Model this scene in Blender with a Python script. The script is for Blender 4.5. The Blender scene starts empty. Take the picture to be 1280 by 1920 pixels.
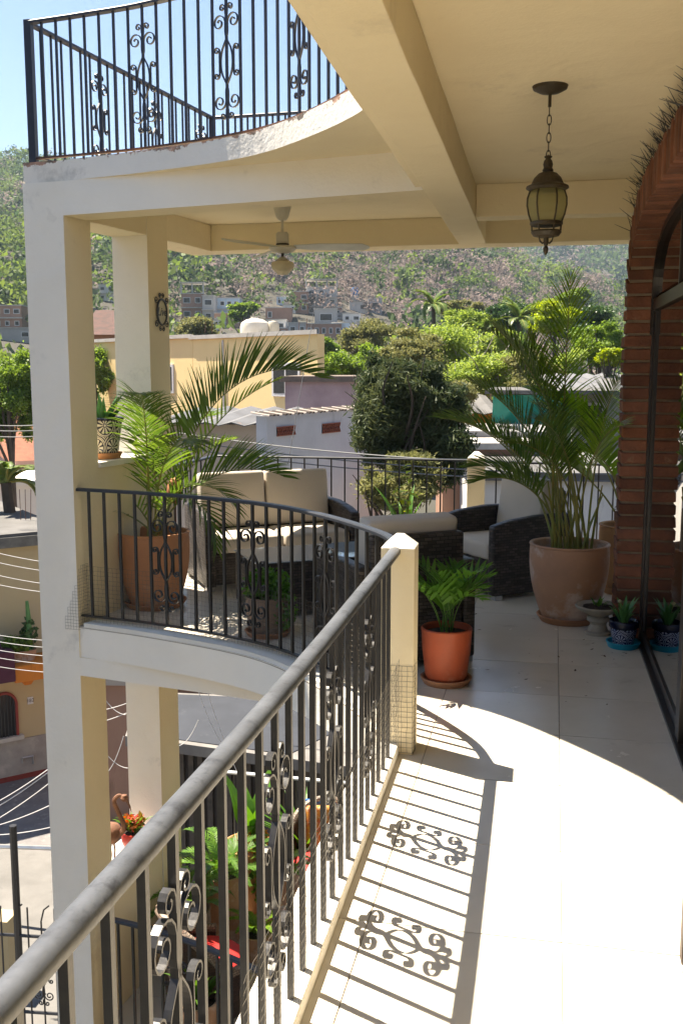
import bpy, bmesh, math, random
import numpy as np
from mathutils import Vector, Matrix
random.seed(7); RNG = np.random.default_rng(7)
SC = bpy.context.scene; COL = SC.collection
rad = math.radians
# ---------------------------------------------------------------- camera
FPX = 1900.0; EYE = 1.75
PITCH = math.atan(270/FPX); YAW = math.atan(371/math.hypot(FPX, 270))
cF = Vector((-math.sin(YAW)*math.cos(PITCH), math.cos(YAW)*math.cos(PITCH), -math.sin(PITCH)))
cR = Vector((math.cos(YAW), math.sin(YAW), 0)); cU = cR.cross(cF); cC = Vector((0, 0, EYE))
cam = bpy.data.cameras.new('camera'); camo = bpy.data.objects.new('camera', cam); COL.objects.link(camo)
cam.sensor_fit = 'VERTICAL'; cam.sensor_height = 36; cam.sensor_width = 24; cam.lens = 36*FPX/1920
cam.clip_start = 0.05; cam.clip_end = 9000
camo.matrix_world = Matrix((( cR.x, cU.x, -cF.x, cC.x), (cR.y, cU.y, -cF.y, cC.y), (cR.z, cU.z, -cF.z, cC.z), (0, 0, 0, 1)))
SC.camera = camo
# ---------------------------------------------------------------- world and sun
SUN_TO = Vector((-0.48, 0.235, 1.0)).normalized()
w = bpy.data.worlds.new('World'); SC.world = w; w.use_nodes = True
nt = w.node_tree; bg = nt.nodes['Background']
sky = nt.nodes.new('ShaderNodeTexSky'); sky.sky_type = 'NISHITA'; sky.sun_disc = False
sky.sun_elevation = math.asin(SUN_TO.z); sky.sun_rotation = math.atan2(SUN_TO.x, SUN_TO.y)
sky.altitude = 20; sky.air_density = 0.8; sky.dust_density = 0.1; sky.ozone_density = 2.5
nt.links.new(sky.outputs[0], bg.inputs[0]); bg.inputs[1].default_value = 0.05
sl = bpy.data.lights.new('sun', 'SUN'); so = bpy.data.objects.new('sun', sl); COL.objects.link(so)
sl.energy = 5.0; sl.angle = rad(0.5); sl.color = (1.0, 0.88, 0.71)
so.rotation_euler = SUN_TO.to_track_quat('Z', 'Y').to_euler(); so.location = SUN_TO*50
SC.view_settings.view_transform = 'Standard'; SC.view_settings.look = 'None'
SC.view_settings.exposure = 1.90; SC.view_settings.gamma = 1
SC.render.engine = 'CYCLES'
try:
    SC.cycles.use_denoising = True; SC.cycles.denoiser = 'OPENIMAGEDENOISE'
    SC.cycles.max_bounces = 7; SC.cycles.diffuse_bounces = 4; SC.cycles.glossy_bounces = 3
    SC.cycles.transmission_bounces = 5; SC.cycles.transparent_max_bounces = 8; SC.cycles.volume_bounces = 0
    SC.cycles.caustics_reflective = False; SC.cycles.caustics_refractive = False
except Exception: pass
# ---------------------------------------------------------------- points in the place
def ray(px, py): return cF + cR*((px-640)/FPX) - cU*((py-960)/FPX)
def at(px, py, d): return cC + ray(px, py)*d           # point at camera depth d
def onz(px, py, z):
    d = ray(px, py); return cC + d*((z-EYE)/d.z)
# ---------------------------------------------------------------- mesh helpers
def np_mesh(name, V, F):
    V = np.asarray(V, np.float32); F = np.asarray(F, np.int32)
    me = bpy.data.meshes.new(name); n, k = F.shape
    me.vertices.add(len(V)); me.vertices.foreach_set('co', V.ravel())
    me.loops.add(n*k); me.loops.foreach_set('vertex_index', F.ravel())
    me.polygons.add(n); me.polygons.foreach_set('loop_start', np.arange(0, n*k, k, dtype=np.int32))
    me.polygons.foreach_set('loop_total', np.full(n, k, np.int32))
    me.update(calc_edges=True); return me
def link(name, me, mat=None, parent=None, loc=None, world=True):
    o = bpy.data.objects.new(name, me); COL.objects.link(o)
    if mat is not None and me is not None and not me.materials: me.materials.append(mat)
    if parent is not None:
        o.parent = parent
        if world: o.location = -parent_world(parent)
    if loc is not None: o.location = Vector(loc) - (parent_world(parent) if (parent and world) else Vector())
    return o
def parent_world(p):
    v = Vector(p.location)
    while p.parent: p = p.parent; v += Vector(p.location)
    return v
def tag(o, label=None, cat=None, group=None, kind=None):
    if label: o['label'] = label
    if cat: o['category'] = cat
    if group: o['group'] = group
    if kind: o['kind'] = kind
    return o
def thing(name, label, cat, loc=(0,0,0), group=None, rz=0.0):
    o = bpy.data.objects.new(name, None); COL.objects.link(o); o.location = loc; o.rotation_euler = (0,0,rz)
    o.empty_display_size = 0.1
    return tag(o, label, cat, group)
def copy_tree(o, parent=None):
    c = o.copy(); COL.objects.link(c); c.parent = parent
    for ch in o.children: copy_tree(ch, c)
    return c
class MB:
    def __init__(s): s.v = []; s.f = []
    def add(s, vs, fs):
        b = len(s.v); s.v += [tuple(v) for v in vs]; s.f += [tuple(i+b for i in f) for f in fs]; return s
    def box(s, x0, x1, y0, y1, z0, z1, M=None):
        vs = [Vector(p) for p in ((x0,y0,z0),(x1,y0,z0),(x1,y1,z0),(x0,y1,z0),(x0,y0,z1),(x1,y0,z1),(x1,y1,z1),(x0,y1,z1))]
        if M is not None: vs = [M @ v for v in vs]
        return s.add(vs, [(3,2,1,0),(4,5,6,7),(0,1,5,4),(1,2,6,5),(2,3,7,6),(3,0,4,7)])
    def prism(s, poly, z0, z1):
        a = sum(poly[i][0]*poly[(i+1)%len(poly)][1]-poly[(i+1)%len(poly)][0]*poly[i][1] for i in range(len(poly)))
        if a < 0: poly = poly[::-1]
        n = len(poly); vs = [(p[0],p[1],z0) for p in poly]+[(p[0],p[1],z1) for p in poly]
        return s.add(vs, [tuple(range(n-1,-1,-1)), tuple(range(n,2*n))]+[(i,(i+1)%n,n+(i+1)%n,n+i) for i in range(n)])
    def sweep(s, pts, prof, up=None, closed=False, caps=True, scale=None):
        """prof: list of (side, up) offsets swept along pts"""
        pts = [Vector(p) for p in pts]; n = len(pts); k = len(prof); base = len(s.v); pu = None
        for i, p in enumerate(pts):
            if closed: t = pts[(i+1)%n]-pts[i-1]
            else: t = pts[min(i+1,n-1)]-pts[max(i-1,0)]
            t.normalize()
            if up is not None: u0 = Vector(up)
            else: u0 = pu if pu is not None else (Vector((0,0,1)) if abs(t.z) < .9 else Vector((1,0,0)))
            sd = t.cross(u0)
            if sd.length < 1e-5: sd = t.cross(Vector((.3,1,.2)))
            sd.normalize(); u = sd.cross(t); pu = u; sc = 1 if scale is None else scale[i]
            for a, b in prof: s.v.append(tuple(p+sd*(a*sc)+u*(b*sc)))
        for i in range(n if closed else n-1):
            j = (i+1) % n
            for q in range(k):
                r = (q+1) % k; s.f.append((base+i*k+q, base+i*k+r, base+j*k+r, base+j*k+q))
        if caps and not closed:
            s.f.append(tuple(base+q for q in range(k-1,-1,-1))); s.f.append(tuple(base+(n-1)*k+q for q in range(k)))
        return s
    def tube(s, pts, r, n=6, closed=False, caps=True, up=None):
        if isinstance(r, (int, float)): rr, sc = r, None
        else: rr, sc = 1.0, r
        return s.sweep(pts, [(rr*math.cos(2*math.pi*i/n), rr*math.sin(2*math.pi*i/n)) for i in range(n)], up=up, closed=closed, caps=caps, scale=sc)
    def bar(s, pts, wd, th, up=None): return s.sweep(pts, [(-wd/2,-th/2),(wd/2,-th/2),(wd/2,th/2),(-wd/2,th/2)], up=up)
    def lathe(s, prof, n=32, c=(0,0,0), wob=0.0):
        base = len(s.v); c = Vector(c)
        for r, z in prof:
            for i in range(n):
                a = 2*math.pi*i/n; q = r*(1+wob*math.sin(2*a+z*3)); s.v.append((c.x+q*math.cos(a), c.y+q*math.sin(a), c.z+z))
        for j in range(len(prof)-1):
            for i in range(n):
                i2 = (i+1)%n; s.f.append((base+j*n+i, base+j*n+i2, base+(j+1)*n+i2, base+(j+1)*n+i))
        if prof[0][0] > 1e-4: s.f.append(tuple(base+i for i in range(n-1,-1,-1)))
        if prof[-1][0] > 1e-4: s.f.append(tuple(base+(len(prof)-1)*n+i for i in range(n)))
        return s
    def mesh(s, name, smooth=False, bevel=0.0, seg=2):
        me = bpy.data.meshes.new(name); me.from_pydata(s.v, [], s.f); me.update()
        if bevel > 0:
            bm = bmesh.new(); bm.from_mesh(me); bmesh.ops.remove_doubles(bm, verts=bm.verts, dist=1e-5)
            es = [e for e in bm.edges if len(e.link_faces) == 2 and e.calc_face_angle(0) > 0.5]
            bmesh.ops.bevel(bm, geom=es, offset=bevel, segments=seg, affect='EDGES', clamp_overlap=True, profile=0.6)
            bm.to_mesh(me); bm.free(); me.update()
        if smooth:
            me.polygons.foreach_set('use_smooth', [True]*len(me.polygons))
            try: me.set_sharp_from_angle(angle=rad(38))
            except Exception: pass
        return me
    def build(s, name, mat, parent=None, smooth=False, bevel=0.0, seg=2, world=True, loc=None):
        return link(name, s.mesh(name, smooth, bevel, seg), mat, parent, loc, world)
def clip_poly(subj, rect):
    """part of the polygon inside a convex CCW polygon"""
    out = subj
    for i in range(len(rect)):
        a, b = rect[i], rect[(i+1)%len(rect)]; inp = out; out = []
        if not inp: return []
        ins = lambda p: (b[0]-a[0])*(p[1]-a[1])-(b[1]-a[1])*(p[0]-a[0]) >= 0
        for j in range(len(inp)):
            p, q = inp[j-1], inp[j]
            ip, iq = ins(p), ins(q)
            if ip != iq:
                d1 = (b[0]-a[0])*(p[1]-a[1])-(b[1]-a[1])*(p[0]-a[0]); d2 = (b[0]-a[0])*(q[1]-a[1])-(b[1]-a[1])*(q[0]-a[0])
                t = d1/(d1-d2); out.append((p[0]+(q[0]-p[0])*t, p[1]+(q[1]-p[1])*t))
            if iq: out.append(q)
    res = []
    for p in out:
        if not res or math.hypot(p[0]-res[-1][0], p[1]-res[-1][1]) > 1e-4: res.append(p)
    return res
def smooth_path(pts, n=24):
    """Catmull-Rom through the points"""
    P = [Vector(p) for p in pts]; P = [P[0]*2-P[1]]+P+[P[-1]*2-P[-2]]; out = []
    m = len(P)-3
    for i in range(n+1):
        u = i/n*m; k = min(int(u), m-1); t = u-k; a, b, c, d = P[k:k+4]
        out.append(0.5*((2*b)+(c-a)*t+(2*a-5*b+4*c-d)*t*t+(3*b-a-3*c+d)*t**3))
    return out
def resample(path, step=None, n=None):
    L = [0.0]
    for i in range(1, len(path)): L.append(L[-1]+(path[i]-path[i-1]).length)
    if n is None: n = max(2, int(round(L[-1]/step))+1)
    out = []; k = 0
    for i in range(n):
        q = L[-1]*i/(n-1)
        while k < len(L)-2 and L[k+1] < q: k += 1
        t = (q-L[k])/max(1e-9, L[k+1]-L[k]); out.append(path[k].lerp(path[k+1], t))
    return out
# ---------------------------------------------------------------- materials
MATS = {}
def _n(nt, t, **kw):
    n = nt.nodes.new(t)
    for k, v in kw.items():
        if k.startswith('i_'): n.inputs[int(k[2:])].default_value = v
        else: setattr(n, k, v)
    return n
def c4(c): return (c[0], c[1], c[2], 1)
def mat(name, col, rough=0.6, col2=None, scale=6.0, amt=1.0, bump=0.0, bscale=40.0, metal=0.0, rnd=0.0, spec=0.4, stain=None, sscale=2.0, sthr=0.55, rnoise=0.0, coat=0.0, wave=0.0, streak=None):
    """plain surface: two tones through noise, fine relief, optional stains, optional tone per object"""
    m = bpy.data.materials.new(name); m.use_nodes = True; nt = m.node_tree; L = nt.links.new
    b = nt.nodes['Principled BSDF']; b.inputs['Roughness'].default_value = rough; b.inputs['Metallic'].default_value = metal
    b.inputs['Specular IOR Level'].default_value = spec
    if coat: b.inputs['Coat Weight'].default_value = coat; b.inputs['Coat Roughness'].default_value = 0.1
    tc = _n(nt, 'ShaderNodeTexCoord'); oi = _n(nt, 'ShaderNodeObjectInfo')
    vec = tc.outputs['Object']
    if rnd:
        ad = _n(nt, 'ShaderNodeVectorMath', operation='ADD'); sc = _n(nt, 'ShaderNodeVectorMath', operation='SCALE')
        cb = _n(nt, 'ShaderNodeCombineXYZ'); L(oi.outputs['Random'], cb.inputs[0]); L(oi.outputs['Random'], cb.inputs[1])
        L(cb.outputs[0], sc.inputs[0]); sc.inputs['Scale'].default_value = 37.0; L(vec, ad.inputs[0]); L(sc.outputs[0], ad.inputs[1]); vec = ad.outputs[0]
    out = None
    nz = _n(nt, 'ShaderNodeTexNoise'); nz.inputs['Scale'].default_value = scale; nz.inputs['Detail'].default_value = 6; nz.inputs['Roughness'].default_value = 0.62; L(vec, nz.inputs['Vector'])
    mx = _n(nt, 'ShaderNodeMix', data_type='RGBA'); mx.inputs[6].default_value = c4(col); mx.inputs[7].default_value = c4(col2 or tuple(x*0.8 for x in col))
    rp = _n(nt, 'ShaderNodeMapRange'); rp.inputs[1].default_value = 0.35; rp.inputs[2].default_value = 0.68; rp.inputs[4].default_value = amt; L(nz.outputs[0], rp.inputs[0]); L(rp.outputs[0], mx.inputs[0]); out = mx.outputs[2]
    if stain:
        n2 = _n(nt, 'ShaderNodeTexNoise'); n2.inputs['Scale'].default_value = sscale; n2.inputs['Detail'].default_value = 8; n2.inputs['Roughness'].default_value = 0.7; L(vec, n2.inputs['Vector'])
        if streak:
            mp5 = _n(nt, 'ShaderNodeMapping'); mp5.inputs['Scale'].default_value = (1,1,streak); L(vec, mp5.inputs['Vector']); L(mp5.outputs[0], n2.inputs['Vector'])
        r2 = _n(nt, 'ShaderNodeMapRange'); r2.inputs[1].default_value = sthr; r2.inputs[2].default_value = sthr+0.12; L(n2.outputs[0], r2.inputs[0])
        m2 = _n(nt, 'ShaderNodeMix', data_type='RGBA'); m2.inputs[7].default_value = c4(stain); L(out, m2.inputs[6]); L(r2.outputs[0], m2.inputs[0]); out = m2.outputs[2]
    if rnd:
        hv = _n(nt, 'ShaderNodeHueSaturation'); r3 = _n(nt, 'ShaderNodeMapRange'); r3.inputs[3].default_value = 1-rnd; r3.inputs[4].default_value = 1+rnd
        L(oi.outputs['Random'], r3.inputs[0]); L(r3.outputs[0], hv.inputs['Value']); L(out, hv.inputs['Color']); out = hv.outputs[0]
    L(out, b.inputs['Base Color'])
    if bump:
        n3 = _n(nt, 'ShaderNodeTexNoise'); n3.inputs['Scale'].default_value = bscale; n3.inputs['Detail'].default_value = 5; L(vec, n3.inputs['Vector'])
        bp = _n(nt, 'ShaderNodeBump'); bp.inputs['Strength'].default_value = bump; bp.inputs['Distance'].default_value = 0.01; L(n3.outputs[0], bp.inputs['Height'])
        if wave:
            n5 = _n(nt, 'ShaderNodeTexNoise'); n5.inputs['Scale'].default_value = 3.2; n5.inputs['Detail'].default_value = 2; n5.inputs['Distortion'].default_value = .6; L(vec, n5.inputs['Vector'])
            b5 = _n(nt, 'ShaderNodeBump'); b5.inputs['Strength'].default_value = wave; b5.inputs['Distance'].default_value = 0.06; L(n5.outputs[0], b5.inputs['Height']); L(b5.outputs[0], bp.inputs['Normal'])
        L(bp.outputs[0], b.inputs['Normal'])
    if rnoise:
        r4 = _n(nt, 'ShaderNodeMapRange'); r4.inputs[3].default_value = max(0.02, rough-rnoise); r4.inputs[4].default_value = rough+rnoise; L(nz.outputs[0], r4.inputs[0]); L(r4.outputs[0], b.inputs['Roughness'])
    MATS[name] = m; return m
def leafmat(name, c1, c2, trans=0.35, rough=0.5, spec=0.3, nscale=0.6):
    """thin leaves: tone varies from leaf to leaf and from clump to clump, light passes through"""
    m = bpy.data.materials.new(name); m.use_nodes = True; nt = m.node_tree; L = nt.links.new
    b = nt.nodes['Principled BSDF']; out = nt.nodes['Material Output']
    g = _n(nt, 'ShaderNodeNewGeometry'); tc = _n(nt, 'ShaderNodeTexCoord')
    nz = _n(nt, 'ShaderNodeTexNoise'); nz.inputs['Scale'].default_value = nscale; nz.inputs['Detail'].default_value = 3; L(tc.outputs['Object'], nz.inputs['Vector'])
    ad = _n(nt, 'ShaderNodeMath', operation='MULTIPLY_ADD'); L(g.outputs['Random Per Island'], ad.inputs[0]); ad.inputs[1].default_value = 0.7; 
    s2 = _n(nt, 'ShaderNodeMapRange'); s2.inputs[1].default_value = .3; s2.inputs[2].default_value = .7; s2.inputs[3].default_value = -.2; s2.inputs[4].default_value = .5
    L(nz.outputs[0], s2.inputs[0]); L(s2.outputs[0], ad.inputs[2])
    mx = _n(nt, 'ShaderNodeMix', data_type='RGBA'); mx.inputs[6].default_value = c4(c1); mx.inputs[7].default_value = c4(c2); L(ad.outputs[0], mx.inputs[0])
    L(mx.outputs[2], b.inputs['Base Color']); b.inputs['Roughness'].default_value = rough; b.inputs['Specular IOR Level'].default_value = spec
    tr = _n(nt, 'ShaderNodeBsdfTranslucent'); hs = _n(nt, 'ShaderNodeHueSaturation'); hs.inputs['Hue'].default_value = .485; hs.inputs['Saturation'].default_value = 1.1; hs.inputs['Value'].default_value = 1.5
    L(mx.outputs[2], hs.inputs['Color']); L(hs.outputs[0], tr.inputs[0])
    ms = _n(nt, 'ShaderNodeMixShader'); ms.inputs[0].default_value = trans; L(b.outputs[0], ms.inputs[1]); L(tr.outputs[0], ms.inputs[2]); L(ms.outputs[0], out.inputs[0])
    MATS[name] = m; return m
def wicker(name, c1, c2, bw=0.028, rh=0.010, rough=0.45):
    m = bpy.data.materials.new(name); m.use_nodes = True; nt = m.node_tree; L = nt.links.new; b = nt.nodes['Principled BSDF']
    tc = _n(nt, 'ShaderNodeTexCoord'); sp = _n(nt, 'ShaderNodeSeparateXYZ'); L(tc.outputs['Object'], sp.inputs[0])
    ad = _n(nt, 'ShaderNodeMath', operation='ADD'); L(sp.outputs[0], ad.inputs[0]); L(sp.outputs[1], ad.inputs[1])
    cb = _n(nt, 'ShaderNodeCombineXYZ'); L(ad.outputs[0], cb.inputs[0]); L(sp.outputs[2], cb.inputs[1])
    br = _n(nt, 'ShaderNodeTexBrick'); L(cb.outputs[0], br.inputs['Vector']); br.inputs['Scale'].default_value = 1.0
    br.inputs['Brick Width'].default_value = bw; br.inputs['Row Height'].default_value = rh; br.inputs['Mortar Size'].default_value = rh*.16; br.inputs['Mortar Smooth'].default_value = 0.6
    br.inputs['Color1'].default_value = c4(c1); br.inputs['Color2'].default_value = c4(c2); br.inputs['Mortar'].default_value = c4(tuple(x*.25 for x in c1))
    L(br.outputs[0], b.inputs['Base Color']); b.inputs['Roughness'].default_value = rough; b.inputs['Specular IOR Level'].default_value = .35
    iv = _n(nt, 'ShaderNodeMath', operation='SUBTRACT'); iv.inputs[0].default_value = 1; L(br.outputs['Fac'], iv.inputs[1])
    bp = _n(nt, 'ShaderNodeBump'); bp.inputs['Strength'].default_value = .9; bp.inputs['Distance'].default_value = .006; L(iv.outputs[0], bp.inputs['Height']); L(bp.outputs[0], b.inputs['Normal'])
    MATS[name] = m; return m
def glassmat(name, tint=(0.9,0.95,0.93), rough=0.0, alpha_mix=0.0):
    m = bpy.data.materials.new(name); m.use_nodes = True; nt = m.node_tree; L = nt.links.new; nt.nodes.remove(nt.nodes['Principled BSDF']); out = nt.nodes['Material Output']
    gl = _n(nt, 'ShaderNodeBsdfGlossy'); gl.inputs['Roughness'].default_value = rough; tr = _n(nt, 'ShaderNodeBsdfTransparent'); tr.inputs[0].default_value = c4(tint)
    fr = _n(nt, 'ShaderNodeFresnel'); fr.inputs[0].default_value = 1.52; ms = _n(nt, 'ShaderNodeMixShader')
    ad = _n(nt, 'ShaderNodeMath', operation='MULTIPLY'); ad.inputs[1].default_value = 1.6; ad.use_clamp = True; L(fr.outputs[0], ad.inputs[0])
    L(ad.outputs[0], ms.inputs[0]); L(tr.outputs[0], ms.inputs[1]); L(gl.outputs[0], ms.inputs[2]); L(ms.outputs[0], out.inputs[0]); MATS[name] = m; return m
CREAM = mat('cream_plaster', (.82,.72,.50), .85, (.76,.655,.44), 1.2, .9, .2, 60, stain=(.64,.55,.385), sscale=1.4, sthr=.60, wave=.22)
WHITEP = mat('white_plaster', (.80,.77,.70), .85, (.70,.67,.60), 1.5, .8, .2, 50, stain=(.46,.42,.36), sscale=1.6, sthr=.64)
OUTW = mat('outer_skylit_white', (.90,.86,.775), .85, (.84,.80,.715), 1.6, 1, .25, 55, stain=(.66,.63,.57), sscale=1.7, sthr=.60, wave=.22)  # cream made whiter: cool sky light on street faces put into the colour
def fascia_mat():
    m = mat('flaked_edge_paint', (.86,.83,.77), .85, (.76,.73,.67), 1.6, .9, .35, 40, stain=(.50,.48,.44), sscale=1.8, sthr=.60); nt = m.node_tree; L = nt.links.new; b = nt.nodes['Principled BSDF']
    src = b.inputs['Base Color'].links[0].from_socket; tc = _n(nt,'ShaderNodeTexCoord'); sp = _n(nt,'ShaderNodeSeparateXYZ'); L(tc.outputs['Object'], sp.inputs[0])
    mr = _n(nt,'ShaderNodeMapRange'); mr.inputs[1].default_value = 2.98; mr.inputs[2].default_value = 3.07; mr.inputs[3].default_value = -.22; mr.inputs[4].default_value = .12; L(sp.outputs[2], mr.inputs[0])
    nz = _n(nt,'ShaderNodeTexNoise'); nz.inputs['Scale'].default_value = 7; nz.inputs['Detail'].default_value = 8; nz.inputs['Roughness'].default_value = .7; L(tc.outputs['Object'], nz.inputs['Vector'])
    ad = _n(nt,'ShaderNodeMath',operation='ADD'); L(nz.outputs[0], ad.inputs[0]); L(mr.outputs[0], ad.inputs[1]); st = _n(nt,'ShaderNodeMapRange'); st.inputs[1].default_value = .60; st.inputs[2].default_value = .63; L(ad.outputs[0], st.inputs[0])
    n2 = _n(nt,'ShaderNodeTexNoise'); n2.inputs['Scale'].default_value = 12; L(tc.outputs['Object'], n2.inputs['Vector']); r2 = _n(nt,'ShaderNodeValToRGB'); r2.color_ramp.elements[0].color = (.14,.12,.10,1); r2.color_ramp.elements[0].position = .4; r2.color_ramp.elements[1].color = (.50,.30,.22,1); r2.color_ramp.elements[1].position = .6; L(n2.outputs[0], r2.inputs[0])
    mx = _n(nt,'ShaderNodeMix',data_type='RGBA'); L(st.outputs[0], mx.inputs[0]); L(src, mx.inputs[6]); L(r2.outputs[0], mx.inputs[7]); L(mx.outputs[2], b.inputs['Base Color']); return m
FLAKED = fascia_mat()
TILE = mat('beige_tile', (.72,.67,.58), .24, (.65,.60,.51), 3.2, .9, .0, 40, rnd=.06, spec=.5, rnoise=.10, stain=(.54,.49,.41), sscale=2.8, sthr=.60)
GROUT = mat('grout', (.36,.32,.27), .9, (.28,.25,.21), 20, 1, .1, 80)
IRON = mat('black_iron', (.018,.018,.02), .38, (.03,.03,.032), 30, .8, .05, 90, spec=.5)
WORN = mat('worn_rail_paint', (.105,.115,.135), .42, (.062,.068,.08), 6, 1.0, .1, 60, stain=(.034,.037,.045), sscale=15, sthr=.545, spec=.5)
IRONB = mat('blue_black_iron', (.02,.024,.035), .4, (.035,.04,.05), 25, .8)
RUSTY = mat('rusty_iron', (.16,.07,.045), .8, (.05,.04,.04), 18, 1, .2, 60)
NETM = mat('net_cord', (.17,.155,.13), .8)
# ================================================================ THE HOUSE: floor, slabs, pillars, beams
SD = Vector((math.sin(rad(8)), math.cos(rad(8)), 0)); RD = Vector((SD.y, -SD.x, 0))   # side and front direction of the skewed wing
P1 = Vector((-3.04, 6.28, 0)); P1L = P1-RD*.30; FARL = P1L+SD*2.82
ZU, ZC, ZB = 3.07, 2.94, 2.725                      # upper floor, ceiling, underside of beams
EDGE = [Vector((x, y, 0)) for x, y in ((-.70,4.36),(-.82,4.83),(-1.24,5.39),(-1.71,5.81),(-2.41,6.105),(-3.036,6.288))]
EDGE = smooth_path(EDGE, 30)
OUTL = [(-.735,-2.2),(-.735,4.2)]+[(p.x,p.y) for p in EDGE]+[((P1L+SD*.006+RD*.006).x,(P1L+SD*.006+RD*.006).y),(FARL.x+.006,FARL.y),(3.4,8.66),(3.4,-2.2)]
def struct(mb, name, m, label=None, bevel=0.0, **k):
    o = mb.build(name, m, bevel=bevel, **k); tag(o, label=label, kind='structure'); return o
fl = struct(MB().prism(OUTL, -.009, -.004), 'terrace_floor', GROUT, 'beige tiled terrace floor with dark grout joints')
# tiles, one by one
tdir = Vector((math.sin(rad(.8)), math.cos(rad(.8)), 0)); tper = Vector((tdir.y, -tdir.x, 0)); T0 = Vector((.14, 4.79, 0)); TS = .605
inner = OUTL[:]
for i in range(-7, 2):
    for j in range(-8, 8):
        c = T0+tper*(i*TS)+tdir*(j*TS); g = .0022
        q = [c+tper*g+tdir*g, c+tper*(TS-g)+tdir*g, c+tper*(TS-g)+tdir*(TS-g), c+tper*g+tdir*(TS-g)]
        pl = clip_poly(inner, [(p.x, p.y) for p in q])
        if len(pl) >= 3:
            a = abs(sum(pl[k][0]*pl[(k+1)%len(pl)][1]-pl[(k+1)%len(pl)][0]*pl[k][1] for k in range(len(pl))))/2
            if a > .004: MB().prism(pl, -.006, random.uniform(-.0006,.0006)).build('tile', TILE, fl, world=True)
# kerb under the straight railing and thin lip along the curve
struct(MB().box(-.735,-.585,-2.2,4.40,-.003,.055), 'kerb_strip', WHITEP, 'low white kerb under the straight railing', bevel=.006)
lipo = MB().sweep([p+Vector((.05,.05,.012)) for p in EDGE[3:]], [(-.06,-.014),(.06,-.014),(.06,.014),(-.06,.014)], up=(0,0,1))
struct(lipo, 'floor_lip', WHITEP, 'white lip along the curved terrace edge')
# edge band of the terrace slab, upper slab, lower slab
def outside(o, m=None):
    """street side faces get sky light as a whiter colour, or material m; inner ones stay cream"""
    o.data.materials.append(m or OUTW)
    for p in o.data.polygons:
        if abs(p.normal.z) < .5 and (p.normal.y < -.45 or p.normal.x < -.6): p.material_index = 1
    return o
def band(z0, z1, name, label):
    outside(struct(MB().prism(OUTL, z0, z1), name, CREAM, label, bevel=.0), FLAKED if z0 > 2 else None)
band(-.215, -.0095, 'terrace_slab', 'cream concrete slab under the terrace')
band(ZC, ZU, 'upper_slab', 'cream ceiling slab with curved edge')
band(-3.28, -3.075, 'lower_slab', 'cream slab of the terrace one storey down')
# ragged white edge coat of the upper slab (flaked paint along the curve)
def wing_box(o, a0, a1, b0, b1, z0, z1):
    """box in the wing frame: a along RD from P1, b along SD"""
    q = [P1+RD*a+SD*b for a, b in ((a0,b0),(a1,b0),(a1,b1),(a0,b1))]
    return o.prism([(p.x, p.y) for p in q], z0, z1)
for k, (b0, lab) in enumerate(((0, 'cream square pillar at the near corner of the terrace'), (1.07, 'cream square pillar carrying the oval name plaque'))):
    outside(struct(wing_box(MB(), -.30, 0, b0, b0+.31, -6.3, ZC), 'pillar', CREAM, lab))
# beams
from mathutils import noise as mnoise
def uneven(o, amp=.0045, top=None):
    """hand trowelled: long edges waver by a few millimetres"""
    bm = bmesh.new(); bm.from_mesh(o.data)
    for _ in range(5):
        es = [e for e in bm.edges if e.calc_length() > .16]
        if not es: break
        bmesh.ops.subdivide_edges(bm, edges=es, cuts=1, use_grid_fill=True)
    for v in bm.verts:
        if top is not None and v.co.z > top: continue
        n = mnoise.noise_vector(v.co*2.3); v.co += Vector((n.x, n.y, n.z))*amp
    bm.to_mesh(o.data); bm.free(); o.data.update()
def beam(pts, z0, z1, label):
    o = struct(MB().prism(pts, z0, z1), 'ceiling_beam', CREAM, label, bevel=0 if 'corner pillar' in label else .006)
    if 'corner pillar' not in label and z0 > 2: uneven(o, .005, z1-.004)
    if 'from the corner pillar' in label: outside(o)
for dz, tx in ((0, 'overhead'), (-ZU, 'under the terrace edge')):
    a = P1; b = Vector((-.655, 5.78, 0)); n = Vector((.2, .97, 0)).normalized()*.24
    beam([(p.x, p.y) for p in (a+Vector((.0003,0,0)), b, b+n, a+n+Vector((.0003,0,0)))], ZB+dz, ZC+dz-(.0002 if dz == 0 else .086), 'cream beam %s from the corner pillar' % tx)
    q = [P1L+SD*.312, P1+SD*.312, P1+SD*1.068, P1L+SD*1.068]; beam([(p.x, p.y) for p in q], ZB+dz, ZC+dz-(.001 if dz == 0 else .07), 'cream side beam %s between both pillars' % tx)
    q = [P1L+SD*1.382, P1+SD*1.382, P1+SD*2.42, P1L+SD*2.42]; beam([(p.x, p.y) for p in q], ZB+dz, ZC+dz-(.001 if dz == 0 else .07), 'cream side beam %s behind the plaque pillar' % tx)
    c = P1+SD*2.13; d = P1+SD*2.42
    beam([(c.x+.002, c.y), (3.3, 8.20), (3.3, 8.45), (d.x+.002, d.y)], ZB+dz, ZC+dz-(.001 if dz == 0 else .07), 'cream cross beam %s along the far side' % tx)
beam([(-.655,-2.1),(-.44,-2.1),(-.44,8.25),(-.655,8.32)], ZB-.003, ZC-.001, 'cream main ceiling beam above the railing line')
beam([(-.702,-2.1),(-.657,-2.1),(-.657,5.77),(-.702,5.79)], ZB+.016, ZC-.001, 'cream drip edge along the outer side of the main beam')
beam([(-.438,6.90),(.58,6.88),(.58,7.06),(-.438,7.08)], ZB+.004, ZC-.001, 'cream cross beam beside the lantern')
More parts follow.
